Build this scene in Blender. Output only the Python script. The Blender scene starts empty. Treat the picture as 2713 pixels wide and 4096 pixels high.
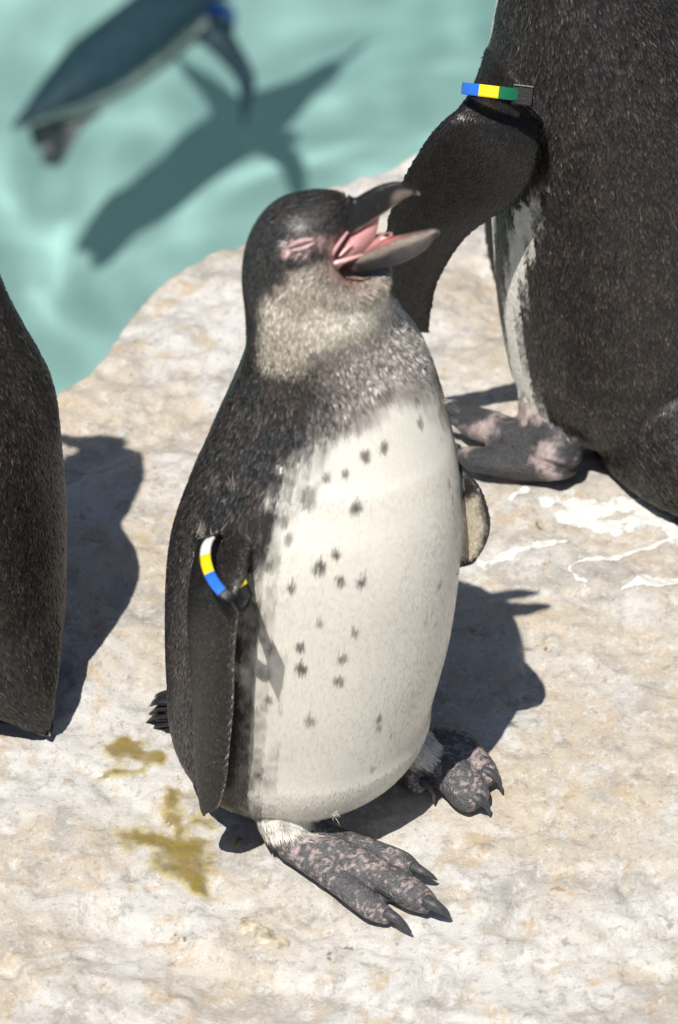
import bpy, math, random
import numpy as np
from mathutils import Vector, kdtree
from mathutils.bvhtree import BVHTree

random.seed(7)
RNG = np.random.default_rng(11)
scene = bpy.context.scene
COL = scene.collection
rad = math.radians

# ------------------------------------------------------------------ camera
K = 2713.0 / 1568.0            # measurements were taken on a 1568 px wide view of the photograph
TH = rad(40.0)                 # camera pitch below the horizon
D0 = 2.3                       # metres to the point between the young penguin's feet
FPX = 7600.0 * D0              # focal length in photograph pixels
CR = np.array([1.0, 0, 0])
CD = np.array([0, math.cos(TH), -math.sin(TH)])
CU = np.array([0, math.sin(TH), math.cos(TH)])


def ray(p):
    v = CD * FPX + CR * (p[0] * K - 1356.5) - CU * (p[1] * K - 2048.0)
    return v / np.linalg.norm(v)


CAM = -ray((807, 1832)) * D0


def atY(p, Y):
    r = ray(p)
    return CAM + r * ((Y - CAM[1]) / r[1])


def atZ(p, z):
    r = ray(p)
    return CAM + r * ((z - CAM[2]) / r[2])


cam_data = bpy.data.cameras.new("camera")
cam = bpy.data.objects.new("camera", cam_data)
COL.objects.link(cam)
cam.location = CAM
cam.rotation_euler = (math.pi / 2 - TH, 0, 0)
cam_data.sensor_fit = 'VERTICAL'
cam_data.sensor_height = 36.0
cam_data.lens = 36.0 * FPX / 4096.0
cam_data.clip_start = 0.05
cam_data.clip_end = 500
cam_data.dof.use_dof = True
cam_data.dof.focus_distance = 2.27
cam_data.dof.aperture_fstop = (cam_data.lens / 1000.0) / 0.0152
scene.camera = cam

# ------------------------------------------------------------------ sky and sun
SUN_TRAVEL = Vector((0.19, 0.42, -1.0)).normalized()
to_sun = -SUN_TRAVEL
world = bpy.data.worlds.new("World")
scene.world = world
world.use_nodes = True
wn = world.node_tree.nodes
wl = world.node_tree.links
sky = wn.new("ShaderNodeTexSky")
sky.sky_type = 'NISHITA'
sky.sun_disc = False
sky.sun_elevation = math.asin(to_sun.z)
sky.sun_rotation = math.atan2(to_sun.x, to_sun.y)
sky.altitude = 50
wl.new(sky.outputs[0], wn["Background"].inputs[0])
wn["Background"].inputs[1].default_value = 0.055

sun_data = bpy.data.lights.new("sun", 'SUN')
sun_data.energy = 4.9
sun_data.angle = rad(0.53)
sun_data.color = (1.0, 0.95, 0.88)
sun_data.cycles.is_caustics_light = True
sun = bpy.data.objects.new("sun", sun_data)
COL.objects.link(sun)
sun.rotation_euler = SUN_TRAVEL.to_track_quat('-Z', 'Y').to_euler()
sun.location = (-2, -4, 9)

scene.view_settings.view_transform = 'Standard'
scene.view_settings.look = 'None'
scene.view_settings.exposure = 0.12
scene.view_settings.gamma = 1.0
scene.view_settings.use_curve_mapping = False
scene.render.engine = 'CYCLES'
scene.cycles.use_denoising = True
scene.cycles.max_bounces = 10
scene.cycles.transparent_max_bounces = 8
scene.cycles.sample_clamp_indirect = 6.0


# ------------------------------------------------------------------ numpy helpers
def hash3(ix, iy, iz, seed):
    h = (ix.astype(np.int64) * 374761393 + iy.astype(np.int64) * 668265263 + iz.astype(np.int64) * 2147483647 + seed * 974711) & 0xFFFFFFFF
    h = ((h ^ (h >> 13)) * 1274126177) & 0xFFFFFFFF
    h = ((h ^ (h >> 16)) * 2246822519) & 0xFFFFFFFF
    return ((h ^ (h >> 15)) & 0xFFFFFF) / float(0xFFFFFF)


def vnoise(P, scale, seed=0):
    """value noise in -1..1 of points P (n,3)"""
    Q = np.asarray(P) * scale
    i = np.floor(Q)
    f = Q - i
    f = f * f * f * (f * (f * 6 - 15) + 10)
    ix, iy, iz = i[:, 0], i[:, 1], i[:, 2]
    out = 0
    for a in (0, 1):
        for b in (0, 1):
            for c in (0, 1):
                w = (f[:, 0] if a else 1 - f[:, 0]) * (f[:, 1] if b else 1 - f[:, 1]) * (f[:, 2] if c else 1 - f[:, 2])
                out = out + w * hash3(ix + a, iy + b, iz + c, seed)
    return out * 2 - 1


def fbm(P, scale, octv=4, seed=0, gain=0.5):
    o = 0
    a = 1.0
    for k in range(octv):
        o = o + a * vnoise(P + k * 17.3, scale * 2 ** k, seed + k)
        a *= gain
    return o


def sstep(a, b, x):
    t = np.clip((x - a) / (b - a), 0, 1)
    return t * t * (3 - 2 * t)


def mixc(c0, c1, w):
    return c0 * (1 - w[:, None]) + c1 * w[:, None]


def norm(v):
    v = np.asarray(v, float)
    return v / (np.linalg.norm(v, axis=-1, keepdims=True) + 1e-12)


def new_mesh(name, V, F, colors=None, smooth=True):
    """V (n,3); F: (m,k) array or list of index tuples"""
    me = bpy.data.meshes.new(name)
    V = np.asarray(V, np.float32)
    if isinstance(F, np.ndarray):
        m, k = F.shape
        me.vertices.add(len(V))
        me.vertices.foreach_set("co", V.ravel())
        me.loops.add(m * k)
        me.loops.foreach_set("vertex_index", F.astype(np.int32).ravel())
        me.polygons.add(m)
        me.polygons.foreach_set("loop_start", np.arange(0, m * k, k, dtype=np.int32))
        me.update(calc_edges=True)
    else:
        me.from_pydata(V.tolist(), [], F)
        me.update()
    if smooth:
        me.polygons.foreach_set("use_smooth", np.ones(len(me.polygons), bool))
    if colors is not None:
        ca = me.color_attributes.new("Col", 'FLOAT_COLOR', 'POINT')
        c = np.ones((len(V), 4), np.float32)
        colors = np.asarray(colors)
        c[:, :colors.shape[1]] = colors
        ca.data.foreach_set("color", c.ravel())
    return me


def obj(name, me, mat=None, parent=None, **props):
    o = bpy.data.objects.new(name, me)
    COL.objects.link(o)
    if mat is not None:
        me.materials.append(mat)
    if parent is not None:
        o.parent = parent
    for k, v in props.items():
        o[k] = v
    return o


def empty(name, loc, **props):
    o = bpy.data.objects.new(name, None)
    COL.objects.link(o)
    o.empty_display_size = 0.05
    o.location = (0, 0, 0)
    for k, v in props.items():
        o[k] = v
    return o


def catmull(A, sub):
    """A (n,k) -> smooth resample; returns array and float parameter"""
    A = np.asarray(A, float)
    n = len(A)
    P = np.vstack([2 * A[0] - A[1], A, 2 * A[-1] - A[-2]])
    out = []
    par = []
    for i in range(n - 1):
        p0, p1, p2, p3 = P[i], P[i + 1], P[i + 2], P[i + 3]
        for j in range(sub):
            t = j / sub
            out.append(0.5 * ((2 * p1) + (-p0 + p2) * t + (2 * p0 - 5 * p1 + 4 * p2 - p3) * t * t + (-p0 + 3 * p1 - 3 * p2 + p3) * t ** 3))
            par.append(i + t)
    out.append(A[-1])
    par.append(n - 1)
    return np.array(out), np.array(par)


def skin_rings(C, U, W, nseg=48, power=1.0):
    """closed loft of ellipses: centre C, half axes U and W per ring"""
    n = len(C)
    ph = np.linspace(0, 2 * math.pi, nseg, endpoint=False)
    cs, sn = np.cos(ph), np.sin(ph)
    if power != 1.0:
        cs = np.sign(cs) * np.abs(cs) ** power
        sn = np.sign(sn) * np.abs(sn) ** power
    V = C[:, None, :] + U[:, None, :] * cs[None, :, None] + W[:, None, :] * sn[None, :, None]
    V = V.reshape(-1, 3)
    F = []
    for i in range(n - 1):
        for j in range(nseg):
            k = (j + 1) % nseg
            F.append((i * nseg + j, i * nseg + k, (i + 1) * nseg + k, (i + 1) * nseg + j))
    V = np.vstack([V, C[0], C[-1]])
    a, b = n * nseg, n * nseg + 1
    for j in range(nseg):
        k = (j + 1) % nseg
        F.append((a, k, j))
        F.append((b, (n - 1) * nseg + j, (n - 1) * nseg + k))
    return V, F, ph


def loft_sections(secs, sub=6, nseg=48, ref=(0, -1, 0)):
    """secs: list of (L3, R3, depth ratio). phi=0 at R, 90 on the ref side, 180 at L"""
    A = np.array([np.concatenate([(np.asarray(l) + r) / 2, (np.asarray(r) - l) / 2, [d]]) for l, r, d in secs])
    B, par = catmull(A, sub)
    C, U, D = B[:, :3], B[:, 3:6], B[:, 6]
    T = norm(np.gradient(C, axis=0))
    W = norm(np.cross(T, U))
    s = np.sign(W @ np.asarray(ref, float))
    s[s == 0] = 1
    W = W * s[:, None]
    W = W * (np.linalg.norm(U, axis=1) * D)[:, None]
    V, F, ph = skin_rings(C, U, W, nseg)
    n = len(C)
    S = np.concatenate([np.repeat(par, nseg), [par[0], par[-1]]])
    PH = np.concatenate([np.tile(np.degrees(ph), n), [0, 0]])
    FL = np.vstack([np.repeat(-T, nseg, axis=0), -T[:1], -T[-1:]])
    return V, F, S, PH, FL


def blade(lead, trail, thick, sub=5, nseg=28):
    A = np.array([np.concatenate([(np.asarray(l) + t) / 2, (np.asarray(l) - t) / 2, [h]]) for l, t, h in zip(lead, trail, thick)])
    B, par = catmull(A, sub)
    C, U, H = B[:, :3], B[:, 3:6], B[:, 6]
    T = norm(np.gradient(C, axis=0))
    W = norm(np.cross(T, U))
    s = np.sign(W[:, 1])
    W = -W * np.where(s == 0, 1, s)[:, None] * (H / 2)[:, None]
    V, F, ph = skin_rings(C, U, W, nseg)
    n = len(C)
    S = np.concatenate([np.repeat(par / par[-1], nseg), [0, 1]])
    PH = np.concatenate([np.tile(np.degrees(ph), n), [0, 0]])
    FL = np.vstack([np.repeat(T, nseg, axis=0), T[:1], T[-1:]])
    return V, F, S, PH, FL


def tube(pts, radii, sub=4, nseg=14, flat=1.0, up=(0, 0, 1)):
    A = np.array([np.concatenate([p, [r]]) for p, r in zip(pts, radii)])
    B, par = catmull(A, sub)
    C, R = B[:, :3], np.maximum(B[:, 3], 1e-4)
    T = norm(np.gradient(C, axis=0))
    U = norm(np.cross(T, np.tile(np.asarray(up, float), (len(T), 1))))
    W = norm(np.cross(U, T))
    V, F, ph = skin_rings(C, U * R[:, None], W * (R * flat)[:, None], nseg)
    n = len(C)
    S = np.concatenate([np.repeat(par / par[-1], nseg), [0, 1]])
    PH = np.concatenate([np.tile(np.degrees(ph), n), [0, 0]])
    FL = np.vstack([np.repeat(T, nseg, axis=0), T[:1], T[-1:]])
    return V, F, S, PH, FL


def merge_shells(shells):
    """shells: list of (zone, (V,F,S,PH,FL)) -> combined arrays"""
    Vs, Fs, feats = [], [], []
    off = 0
    for z, (V, F, S, PH, FL) in shells:
        Vs.append(V)
        Fs += [tuple(i + off for i in f) for f in F]
        off += len(V)
        feats.append(np.column_stack([np.full(len(V), z), S, PH, FL]))
    return np.vstack(Vs), Fs, np.vstack(feats)


def remeshed(V, F, voxel, smooth_iter):
    me = bpy.data.meshes.new("tmp")
    me.from_pydata(V.tolist(), [], F)
    o = bpy.data.objects.new("tmp", me)
    COL.objects.link(o)
    m = o.modifiers.new("r", 'REMESH')
    m.mode = 'VOXEL'
    m.voxel_size = voxel
    s = o.modifiers.new("s", 'SMOOTH')
    s.factor = 0.5
    s.iterations = smooth_iter
    dg = bpy.context.evaluated_depsgraph_get()
    ev = o.evaluated_get(dg)
    em = ev.to_mesh()
    em.calc_loop_triangles()
    nv = len(em.vertices)
    co = np.empty(nv * 3, np.float32)
    em.vertices.foreach_get("co", co)
    no = np.empty(nv * 3, np.float32)
    em.vertices.foreach_get("normal", no)
    tr = np.empty(len(em.loop_triangles) * 3, np.int32)
    em.loop_triangles.foreach_get("vertices", tr)
    polys = [tuple(p.vertices) for p in em.polygons]
    ev.to_mesh_clear()
    bpy.data.objects.remove(o)
    bpy.data.meshes.remove(me)
    return co.reshape(-1, 3).astype(float), no.reshape(-1, 3).astype(float), tr.reshape(-1, 3), polys


def nearest_feats(P, V, feats):
    kd = kdtree.KDTree(len(V))
    for i, v in enumerate(V):
        kd.insert(v, i)
    kd.balance()
    idx = np.array([kd.find(p)[1] for p in P])
    return feats[idx]


def feathers(V, N, T, flow, weight, length, width, lift, color, jit, soft, n, seed=1, ang_jit=0.2, tip=None, calm=False):
    """tens of thousands of small overlapping feather blades as one mesh"""
    rng = np.random.default_rng(seed)
    a, b, c = V[T[:, 0]], V[T[:, 1]], V[T[:, 2]]
    area = np.linalg.norm(np.cross(b - a, c - a), axis=1) / 2
    w = area * weight[T].mean(axis=1)
    cw = np.cumsum(w)
    ti = np.searchsorted(cw, rng.random(n) * cw[-1])
    ti = np.clip(ti, 0, len(T) - 1)
    r1, r2 = np.sqrt(rng.random(n)), rng.random(n)
    bw = np.column_stack([1 - r1, r1 * (1 - r2), r1 * r2])
    tri = T[ti]

    def ip(A):
        return (A[tri] * (bw[:, :, None] if A.ndim == 2 else bw)).sum(axis=1)
    p, nn, fl = ip(V), norm(ip(N)), ip(flow)
    L, Wd, Lf, c0, jt = ip(length), ip(width), ip(lift), ip(color), ip(jit)
    t = norm(fl - nn * (fl * nn).sum(1)[:, None])
    bt = np.cross(nn, t)
    an = rng.normal(0, ang_jit, n) * (1.3 - ip(soft))
    t, bt = t * np.cos(an)[:, None] + bt * np.sin(an)[:, None], bt * np.cos(an)[:, None] - t * np.sin(an)[:, None]
    L = L * rng.uniform(0.7, 1.25, n)
    Wd = Wd * rng.uniform(0.75, 1.25, n)
    Lf = Lf * rng.uniform(0.3, 1.5, n) * (1 - 0.75 * sstep(0.28, 0.5, c0.mean(axis=1)))
    L, Wd, Lf = L[:, None], Wd[:, None], Lf[:, None]
    sf = ip(soft)[:, None]
    p = p + nn * 0.0001 * sf
    p0 = p - nn * 0.0003 * (1 - sf)
    pl = p + t * L * 0.5 - bt * Wd / 2 + nn * Lf * 0.45
    pr = p + t * L * 0.5 + bt * Wd / 2 + nn * Lf * 0.45
    pm = p + t * L * 0.55 + nn * (Lf * 0.6 + Wd * 0.16 * np.clip(Lf / 0.0003, 0.15, 1))
    pt = p + t * L + nn * Lf
    VV = np.stack([p0, pl, pm, pr, pt], axis=1).reshape(-1, 3)
    base = np.arange(n)[:, None] * 5
    FF = np.stack([base + [0, 1, 2], base + [0, 2, 3], base + [1, 4, 2], base + [2, 4, 3]], axis=1).reshape(-1, 3)
    if calm:
        jt = jt * (1 - 0.8 * sstep(0.25, 0.5, c0.mean(axis=1)))
    br = np.exp(rng.normal(0, 1, n) * jt)
    col = c0 * br[:, None]
    tc = col if tip is None else tip(col, rng, n)
    CC = np.stack([col * 0.85, col, col, col, tc], axis=1).reshape(-1, 3)
    bl = ip(soft)[:, None]
    gn = [norm(-bt * 0.45 - t * 0.2 + nn), norm(bt * 0.45 - t * 0.2 + nn), norm(nn - t * 0.15)]
    nl, nr, nm = (norm(nn * bl + g * (1 - bl)) for g in gn)
    NN = np.stack([nm, nl, nm, nr, nm], axis=1).reshape(-1, 3)
    return VV, FF, np.clip(CC, 0.002, 0.9), NN


# ------------------------------------------------------------------ materials
def mat_new(name):
    m = bpy.data.materials.new(name)
    m.use_nodes = True
    nt = m.node_tree
    return m, nt, nt.nodes["Principled BSDF"]


def vcol_mat(name, rough, spec=0.5, bump=0.0, bscale=600.0, sheen=0.0, coat=0.0, voro=False):
    m, nt, b = mat_new(name)
    a = nt.nodes.new("ShaderNodeVertexColor")
    a.layer_name = "Col"
    nt.links.new(a.outputs[0], b.inputs["Base Color"])
    b.inputs["Roughness"].default_value = rough
    b.inputs["Specular IOR Level"].default_value = spec
    b.inputs["Coat Weight"].default_value = coat
    b.inputs["Coat Roughness"].default_value = 0.15
    if sheen:
        b.inputs["Sheen Weight"].default_value = sheen
        b.inputs["Sheen Roughness"].default_value = 0.4
    if bump:
        tc = nt.nodes.new("ShaderNodeTexCoord")
        if voro:
            t = nt.nodes.new("ShaderNodeTexVoronoi")
            out = t.outputs["Distance"]
        else:
            t = nt.nodes.new("ShaderNodeTexNoise")
            t.inputs["Detail"].default_value = 3
            out = t.outputs[0]
        t.inputs["Scale"].default_value = bscale
        nt.links.new(tc.outputs["Object"], t.inputs["Vector"])
        bp = nt.nodes.new("ShaderNodeBump")
        bp.inputs["Strength"].default_value = bump
        bp.inputs["Distance"].default_value = 0.001
        if voro:        # scaly relief only on the bare feet (alpha 1)
            mu = nt.nodes.new("ShaderNodeMath")
            mu.operation = 'MULTIPLY'
            mu.inputs[1].default_value = bump
            nt.links.new(a.outputs[1], mu.inputs[0])
            nt.links.new(mu.outputs[0], bp.inputs["Strength"])
        nt.links.new(out, bp.inputs["Height"])
        nt.links.new(bp.outputs[0], b.inputs["Normal"])
    return m


def plain_mat(name, color, rough=0.5, spec=0.5, scale=300.0, var=0.25, bump=0.15, coat=0.0):
    m, nt, b = mat_new(name)
    tc = nt.nodes.new("ShaderNodeTexCoord")
    n = nt.nodes.new("ShaderNodeTexNoise")
    n.inputs["Scale"].default_value = scale
    n.inputs["Detail"].default_value = 4
    nt.links.new(tc.outputs["Object"], n.inputs["Vector"])
    r = nt.nodes.new("ShaderNodeValToRGB")
    r.color_ramp.elements[0].position = 0.3
    r.color_ramp.elements[1].position = 0.7
    r.color_ramp.elements[0].color = tuple(c * (1 - var) for c in color) + (1,)
    r.color_ramp.elements[1].color = tuple(min(1, c * (1 + var)) for c in color) + (1,)
    nt.links.new(n.outputs[0], r.inputs[0])
    nt.links.new(r.outputs[0], b.inputs["Base Color"])
    b.inputs["Roughness"].default_value = rough
    b.inputs["Specular IOR Level"].default_value = spec
    b.inputs["Coat Weight"].default_value = coat
    bp = nt.nodes.new("ShaderNodeBump")
    bp.inputs["Strength"].default_value = bump
    bp.inputs["Distance"].default_value = 0.0006
    nt.links.new(n.outputs[0], bp.inputs["Height"])
    nt.links.new(bp.outputs[0], b.inputs["Normal"])
    return m


M_SKIN = vcol_mat("penguin_skin", 0.55, 0.4, 0.7, 900, voro=True)
M_FEATHER = vcol_mat("feather", 0.36, 0.40)
M_BEAK = vcol_mat("beak_horn", 0.40, 0.28, 0.45, 450)
M_MOUTH = vcol_mat("mouth_tissue", 0.25, 0.5, 0.2, 400)
M_CLAW = plain_mat("claw_horn", (0.055, 0.057, 0.064), 0.5, 0.5, 700, 0.4, 0.3)
M_TAIL = plain_mat("tail_quill", (0.018, 0.018, 0.02), 0.4, 0.5, 600, 0.4)
M_BLACK = plain_mat("black_nylon", (0.010, 0.011, 0.013), 0.42, 0.35, 900, 0.3, 0.25)
M_WHITE = plain_mat("white_tape", (0.75, 0.76, 0.77), 0.3, 0.5, 300, 0.06, 0.05)
M_YELLOW = plain_mat("yellow_tape", (0.80, 0.62, 0.015), 0.32, 0.5, 300, 0.06, 0.05)
M_BLUE = plain_mat("blue_tape", (0.025, 0.16, 0.68), 0.32, 0.5, 300, 0.08, 0.05)
M_GREEN = plain_mat("green_tape", (0.008, 0.14, 0.065), 0.32, 0.5, 300, 0.08, 0.05)
M_DOWN = plain_mat("down", (0.50, 0.45, 0.40), 0.7, 0.2, 800, 0.2, 0.1)


def rock_material():
    m, nt, b = mat_new("weathered_limestone")
    N, Lk = nt.nodes, nt.links
    tc = N.new("ShaderNodeTexCoord")

    def noise(scale, detail=6, rough=0.6, dist=0.0, off=(0, 0, 0)):
        mp = N.new("ShaderNodeMapping")
        mp.inputs["Location"].default_value = off
        Lk.new(tc.outputs["Object"], mp.inputs["Vector"])
        n = N.new("ShaderNodeTexNoise")
        n.inputs["Scale"].default_value = scale
        n.inputs["Detail"].default_value = detail
        n.inputs["Roughness"].default_value = rough
        n.inputs["Distortion"].default_value = dist
        Lk.new(mp.outputs[0], n.inputs["Vector"])
        return n.outputs[0]

    def ramp(src, p0, p1, interp='LINEAR'):
        r = N.new("ShaderNodeMapRange")
        r.interpolation_type = 'SMOOTHSTEP'
        r.inputs["From Min"].default_value = p0
        r.inputs["From Max"].default_value = p1
        Lk.new(src, r.inputs[0])
        return r.outputs[0]

    def mix(fac, a, c, blend='MIX', amount=1.0):
        x = N.new("ShaderNodeMix")
        x.data_type = 'RGBA'
        x.blend_type = blend
        if amount != 1.0:
            mm = N.new("ShaderNodeMath")
            mm.operation = 'MULTIPLY'
            mm.inputs[1].default_value = amount
            Lk.new(fac, mm.inputs[0])
            fac = mm.outputs[0]
        Lk.new(fac, x.inputs[0])
        for s, v in ((6, a), (7, c)):
            if isinstance(v, tuple):
                x.inputs[s].default_value = v + (1,)
            else:
                Lk.new(v, x.inputs[s])
        return x.outputs[2]
    big = ramp(noise(5, 5, 0.6, 0.6), 0.42, 0.58)
    c = mix(big, (0.49, 0.43, 0.345), (0.56, 0.55, 0.53))
    c = mix(ramp(noise(22, 6, 0.65, 0.8, (3, 1, 0)), 0.50, 0.62), c, (0.38, 0.36, 0.33), amount=0.85)
    c = mix(ramp(noise(30, 6, 0.68, 1.0, (7, 4, 2)), 0.52, 0.66), c, (0.47, 0.35, 0.21), amount=0.65)
    c = mix(ramp(noise(16, 6, 0.68, 1.2, (2, 7, 5)), 0.54, 0.66), c, (0.58, 0.57, 0.545), amount=0.8)
    c = mix(ramp(noise(60, 6, 0.7, 0.5, (1, 9, 2)), 0.54, 0.67), c, (0.27, 0.25, 0.23), amount=0.65)
    c = mix(ramp(noise(120, 5, 0.7, 0.4, (5, 2, 2)), 0.54, 0.66), c, (0.60, 0.59, 0.565), amount=0.75)
    c = mix(ramp(noise(230, 4, 0.7, 0.2, (2, 2, 8)), 0.54, 0.68), c, (0.25, 0.205, 0.155), amount=0.5)
    c = mix(ramp(noise(480, 3, 0.7, 0.0, (4, 2, 8)), 0.52, 0.68), c, (0.70, 0.69, 0.66), amount=0.36)
    c = mix(ramp(noise(650, 3, 0.7, 0.0, (9, 5, 8)), 0.55, 0.70), c, (0.17, 0.15, 0.13), amount=0.34)
    # sparse dark damp specks
    vo = N.new("ShaderNodeTexVoronoi")
    vo.inputs["Scale"].default_value = 42
    vo.inputs["Randomness"].default_value = 1.0
    wv = N.new("ShaderNodeMapping")
    Lk.new(tc.outputs["Object"], wv.inputs["Vector"])
    nz = N.new("ShaderNodeTexNoise")
    nz.inputs["Scale"].default_value = 90
    Lk.new(tc.outputs["Object"], nz.inputs["Vector"])
    add = N.new("ShaderNodeMixRGB")
    add.blend_type = 'LINEAR_LIGHT'
    add.inputs[0].default_value = 0.012
    Lk.new(wv.outputs[0], add.inputs[1])
    Lk.new(nz.outputs[1], add.inputs[2])
    Lk.new(add.outputs[0], vo.inputs["Vector"])
    spot = N.new("ShaderNodeMapRange")
    spot.interpolation_type = 'SMOOTHSTEP'
    spot.inputs["From Min"].default_value = 0.13
    spot.inputs["From Max"].default_value = 0.08
    Lk.new(vo.outputs["Distance"], spot.inputs[0])
    gate = ramp(noise(14, 2, 0.5, 0, (8, 8, 1)), 0.52, 0.6)
    mu = N.new("ShaderNodeMath")
    mu.operation = 'MULTIPLY'
    Lk.new(spot.outputs[0], mu.inputs[0])
    Lk.new(gate, mu.inputs[1])
    c = mix(mu.outputs[0], c, (0.17, 0.12, 0.07), amount=0.75)
    Lk.new(c, b.inputs["Base Color"])
    rr = N.new("ShaderNodeMapRange")
    rr.inputs["From Min"].default_value = 0.35
    rr.inputs["From Max"].default_value = 0.7
    rr.inputs["To Min"].default_value = 0.75
    rr.inputs["To Max"].default_value = 0.38
    Lk.new(noise(160, 4, 0.7), rr.inputs[0])
    Lk.new(rr.outputs[0], b.inputs["Roughness"])
    b.inputs["Specular IOR Level"].default_value = 0.35
    # fine relief
    s1, s2 = noise(110, 8, 0.7, 0.3), noise(900, 4, 0.7)
    m1 = N.new("ShaderNodeMath")
    m1.operation = 'MULTIPLY_ADD'
    m1.inputs[1].default_value = 0.3
    Lk.new(s2, m1.inputs[0])
    Lk.new(s1, m1.inputs[2])
    bp = N.new("ShaderNodeBump")
    bp.inputs["Strength"].default_value = 0.36
    bp.inputs["Distance"].default_value = 0.0035
    Lk.new(m1.outputs[0], bp.inputs["Height"])
    Lk.new(bp.outputs[0], b.inputs["Normal"])
    return m


M_ROCK = rock_material()

# ------------------------------------------------------------------ the rock ledge
edge_px = [(-1500, 1500), (-900, 1310), (-400, 1130), (-100, 1020), (130, 916), (195, 872), (250, 786), (330, 698), (400, 634), (480, 574), (560, 526),
           (605, 492), (700, 440), (800, 402), (935, 374), (1060, 352), (1300, 300), (1700, 240), (2300, 160), (3200, 60)]
EDGE = np.array([atZ(p, -0.004)[:2] for p in edge_px])
EDGE = np.vstack([EDGE[0] + [-6, -4.0], EDGE, EDGE[-1] + [8, 0.5]])


def edge_dist(x, y):
    """distance to the ledge's rim, positive on the water side"""
    best = np.full(x.shape, 1e9)
    sgn = np.ones(x.shape)
    for (ax, ay), (bx, by) in zip(EDGE[:-1], EDGE[1:]):
        dx, dy = bx - ax, by - ay
        t = np.clip(((x - ax) * dx + (y - ay) * dy) / (dx * dx + dy * dy), 0, 1)
        qx, qy = ax + t * dx - x, ay + t * dy - y
        d = np.hypot(qx, qy)
        side = np.sign(dx * (y - ay) - dy * (x - ax))
        upd = d < best
        best = np.where(upd, d, best)
        sgn = np.where(upd, side, sgn)
    return best * sgn


def ground_line(pts):
    return [tuple(atZ(p, 0.0)[:2]) for p in pts]


# (polyline, width, depth, side): flaked steps and hairline cracks in the stone
FEATURES = [(ground_line([(330, 2122), (420, 2168), (520, 2222), (620, 2255), (700, 2262)]), 0.05, 0.0042, -1),
            (ground_line([(-60, 1770), (120, 1735), (250, 1790), (330, 1850)]), 0.05, 0.0030, -1),
            (ground_line([(860, 2330), (980, 2240), (1120, 2200), (1300, 2210), (1450, 2150)]), 0.06, 0.0035, -1),
            (ground_line([(1020, 1990), (1100, 1950), (1200, 1930)]), 0.03, 0.0022, 1),
            (ground_line([(300, 1000), (420, 940), (540, 900)]), 0.05, 0.0035, -1),
            (ground_line([(1262, 1480), (1250, 1560), (1246, 1640), (1240, 1720), (1228, 1800), (1222, 1860)]), 0.0022, 0.0012, 0),
            (ground_line([(1150, 1800), (1200, 1790), (1235, 1815)]), 0.0016, 0.0010, 0),
            (ground_line([(700, 2170), (790, 2140), (820, 2180), (900, 2200)]), 0.0022, 0.0014, 0),
            (ground_line([(80, 2250), (180, 2200), (250, 2215), (360, 2190)]), 0.0024, 0.0014, 0),
            (ground_line([(1380, 1900), (1440, 1960), (1430, 2040), (1500, 2120)]), 0.0022, 0.0014, 0)]


def rock_z(x, y):
    x = np.asarray(x, float)
    y = np.asarray(y, float)
    sh = x.shape
    x, y = x.ravel(), y.ravel()
    P = np.column_stack([x, y, np.zeros_like(x)])
    far = sstep(0.10, 0.5, np.hypot(x - 0.02, y + 0.01))
    z = 0.010 * fbm(P, 6.0, 3, 5) * far
    z += 0.0050 * fbm(P, 20.0, 3, 9) * (0.30 + 0.70 * far)
    z += 0.0010 * fbm(P, 100.0, 4, 21, 0.6)
    z -= 0.0022 * sstep(0.35, 0.6, vnoise(P, 70.0, 31)) * sstep(0.0, 0.3, vnoise(P, 9.0, 33))
    # flaky bedding steps across the foreground
    q = (x * 0.45 + y * 0.9) * 15 + 0.8 * vnoise(P, 8.0, 41)
    z += 0.0028 * (sstep(0.35, 0.5, q - np.floor(q)) - (q - np.floor(q))) * sstep(-0.02, -0.14, y + 0.35 * x)
    for pl, w, h, side in FEATURES:
        best = np.full(x.shape, 9.0)
        sg = np.zeros(x.shape)
        for (ax, ay), (bx, by) in zip(pl[:-1], pl[1:]):
            dx, dy = bx - ax, by - ay
            t = np.clip(((x - ax) * dx + (y - ay) * dy) / (dx * dx + dy * dy), 0, 1)
            e = np.hypot(ax + t * dx - x, ay + t * dy - y)
            sd = np.sign(dx * (y - ay) - dy * (x - ax))
            u = e < best
            best = np.where(u, e, best)
            sg = np.where(u, sd, sg)
        best = best + 0.0025 * vnoise(P, 60.0, 77) * (side != 0)
        if side:
            z -= h * sstep(-0.0012, 0.0012, best * sg * side) * sstep(w, 0.0, np.abs(best))
        else:
            z -= h * sstep(w, 0.0, best + 0.0006 * vnoise(P, 150.0, 78))
    d = edge_dist(x, y) + 0.007 * fbm(P, 14.0, 3, 51)
    z -= 0.55 * np.clip(d + 0.05, 0, None) ** 2 / (0.05 + 0.2)
    z -= sstep(0.0, 0.16, d) * 2.2
    return z.reshape(sh)


def axis(lo, f0, f1, hi, fine, grow=1.25):
    mid = list(np.arange(f0, f1, fine))
    l, s, v = [], fine, f0
    while v > lo:
        s = min(s * grow, 0.5)
        v -= s
        l.append(v)
    r, s, v = [], fine, mid[-1]
    while v < hi:
        s = min(s * grow, 0.5)
        v += s
        r.append(v)
    return np.array(l[::-1] + mid + r)


def grid_mesh(name, xs, ys, zf, mat, **props):
    X, Y = np.meshgrid(xs, ys)
    Z = zf(X, Y)
    V = np.column_stack([X.ravel(), Y.ravel(), Z.ravel()])
    nx, ny = len(xs), len(ys)
    i = (np.arange(ny - 1)[:, None] * nx + np.arange(nx - 1)[None, :]).ravel()
    F = np.column_stack([i, i + 1, i + 1 + nx, i + nx])
    return obj(name, new_mesh(name, V, F), mat, **props)


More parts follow.
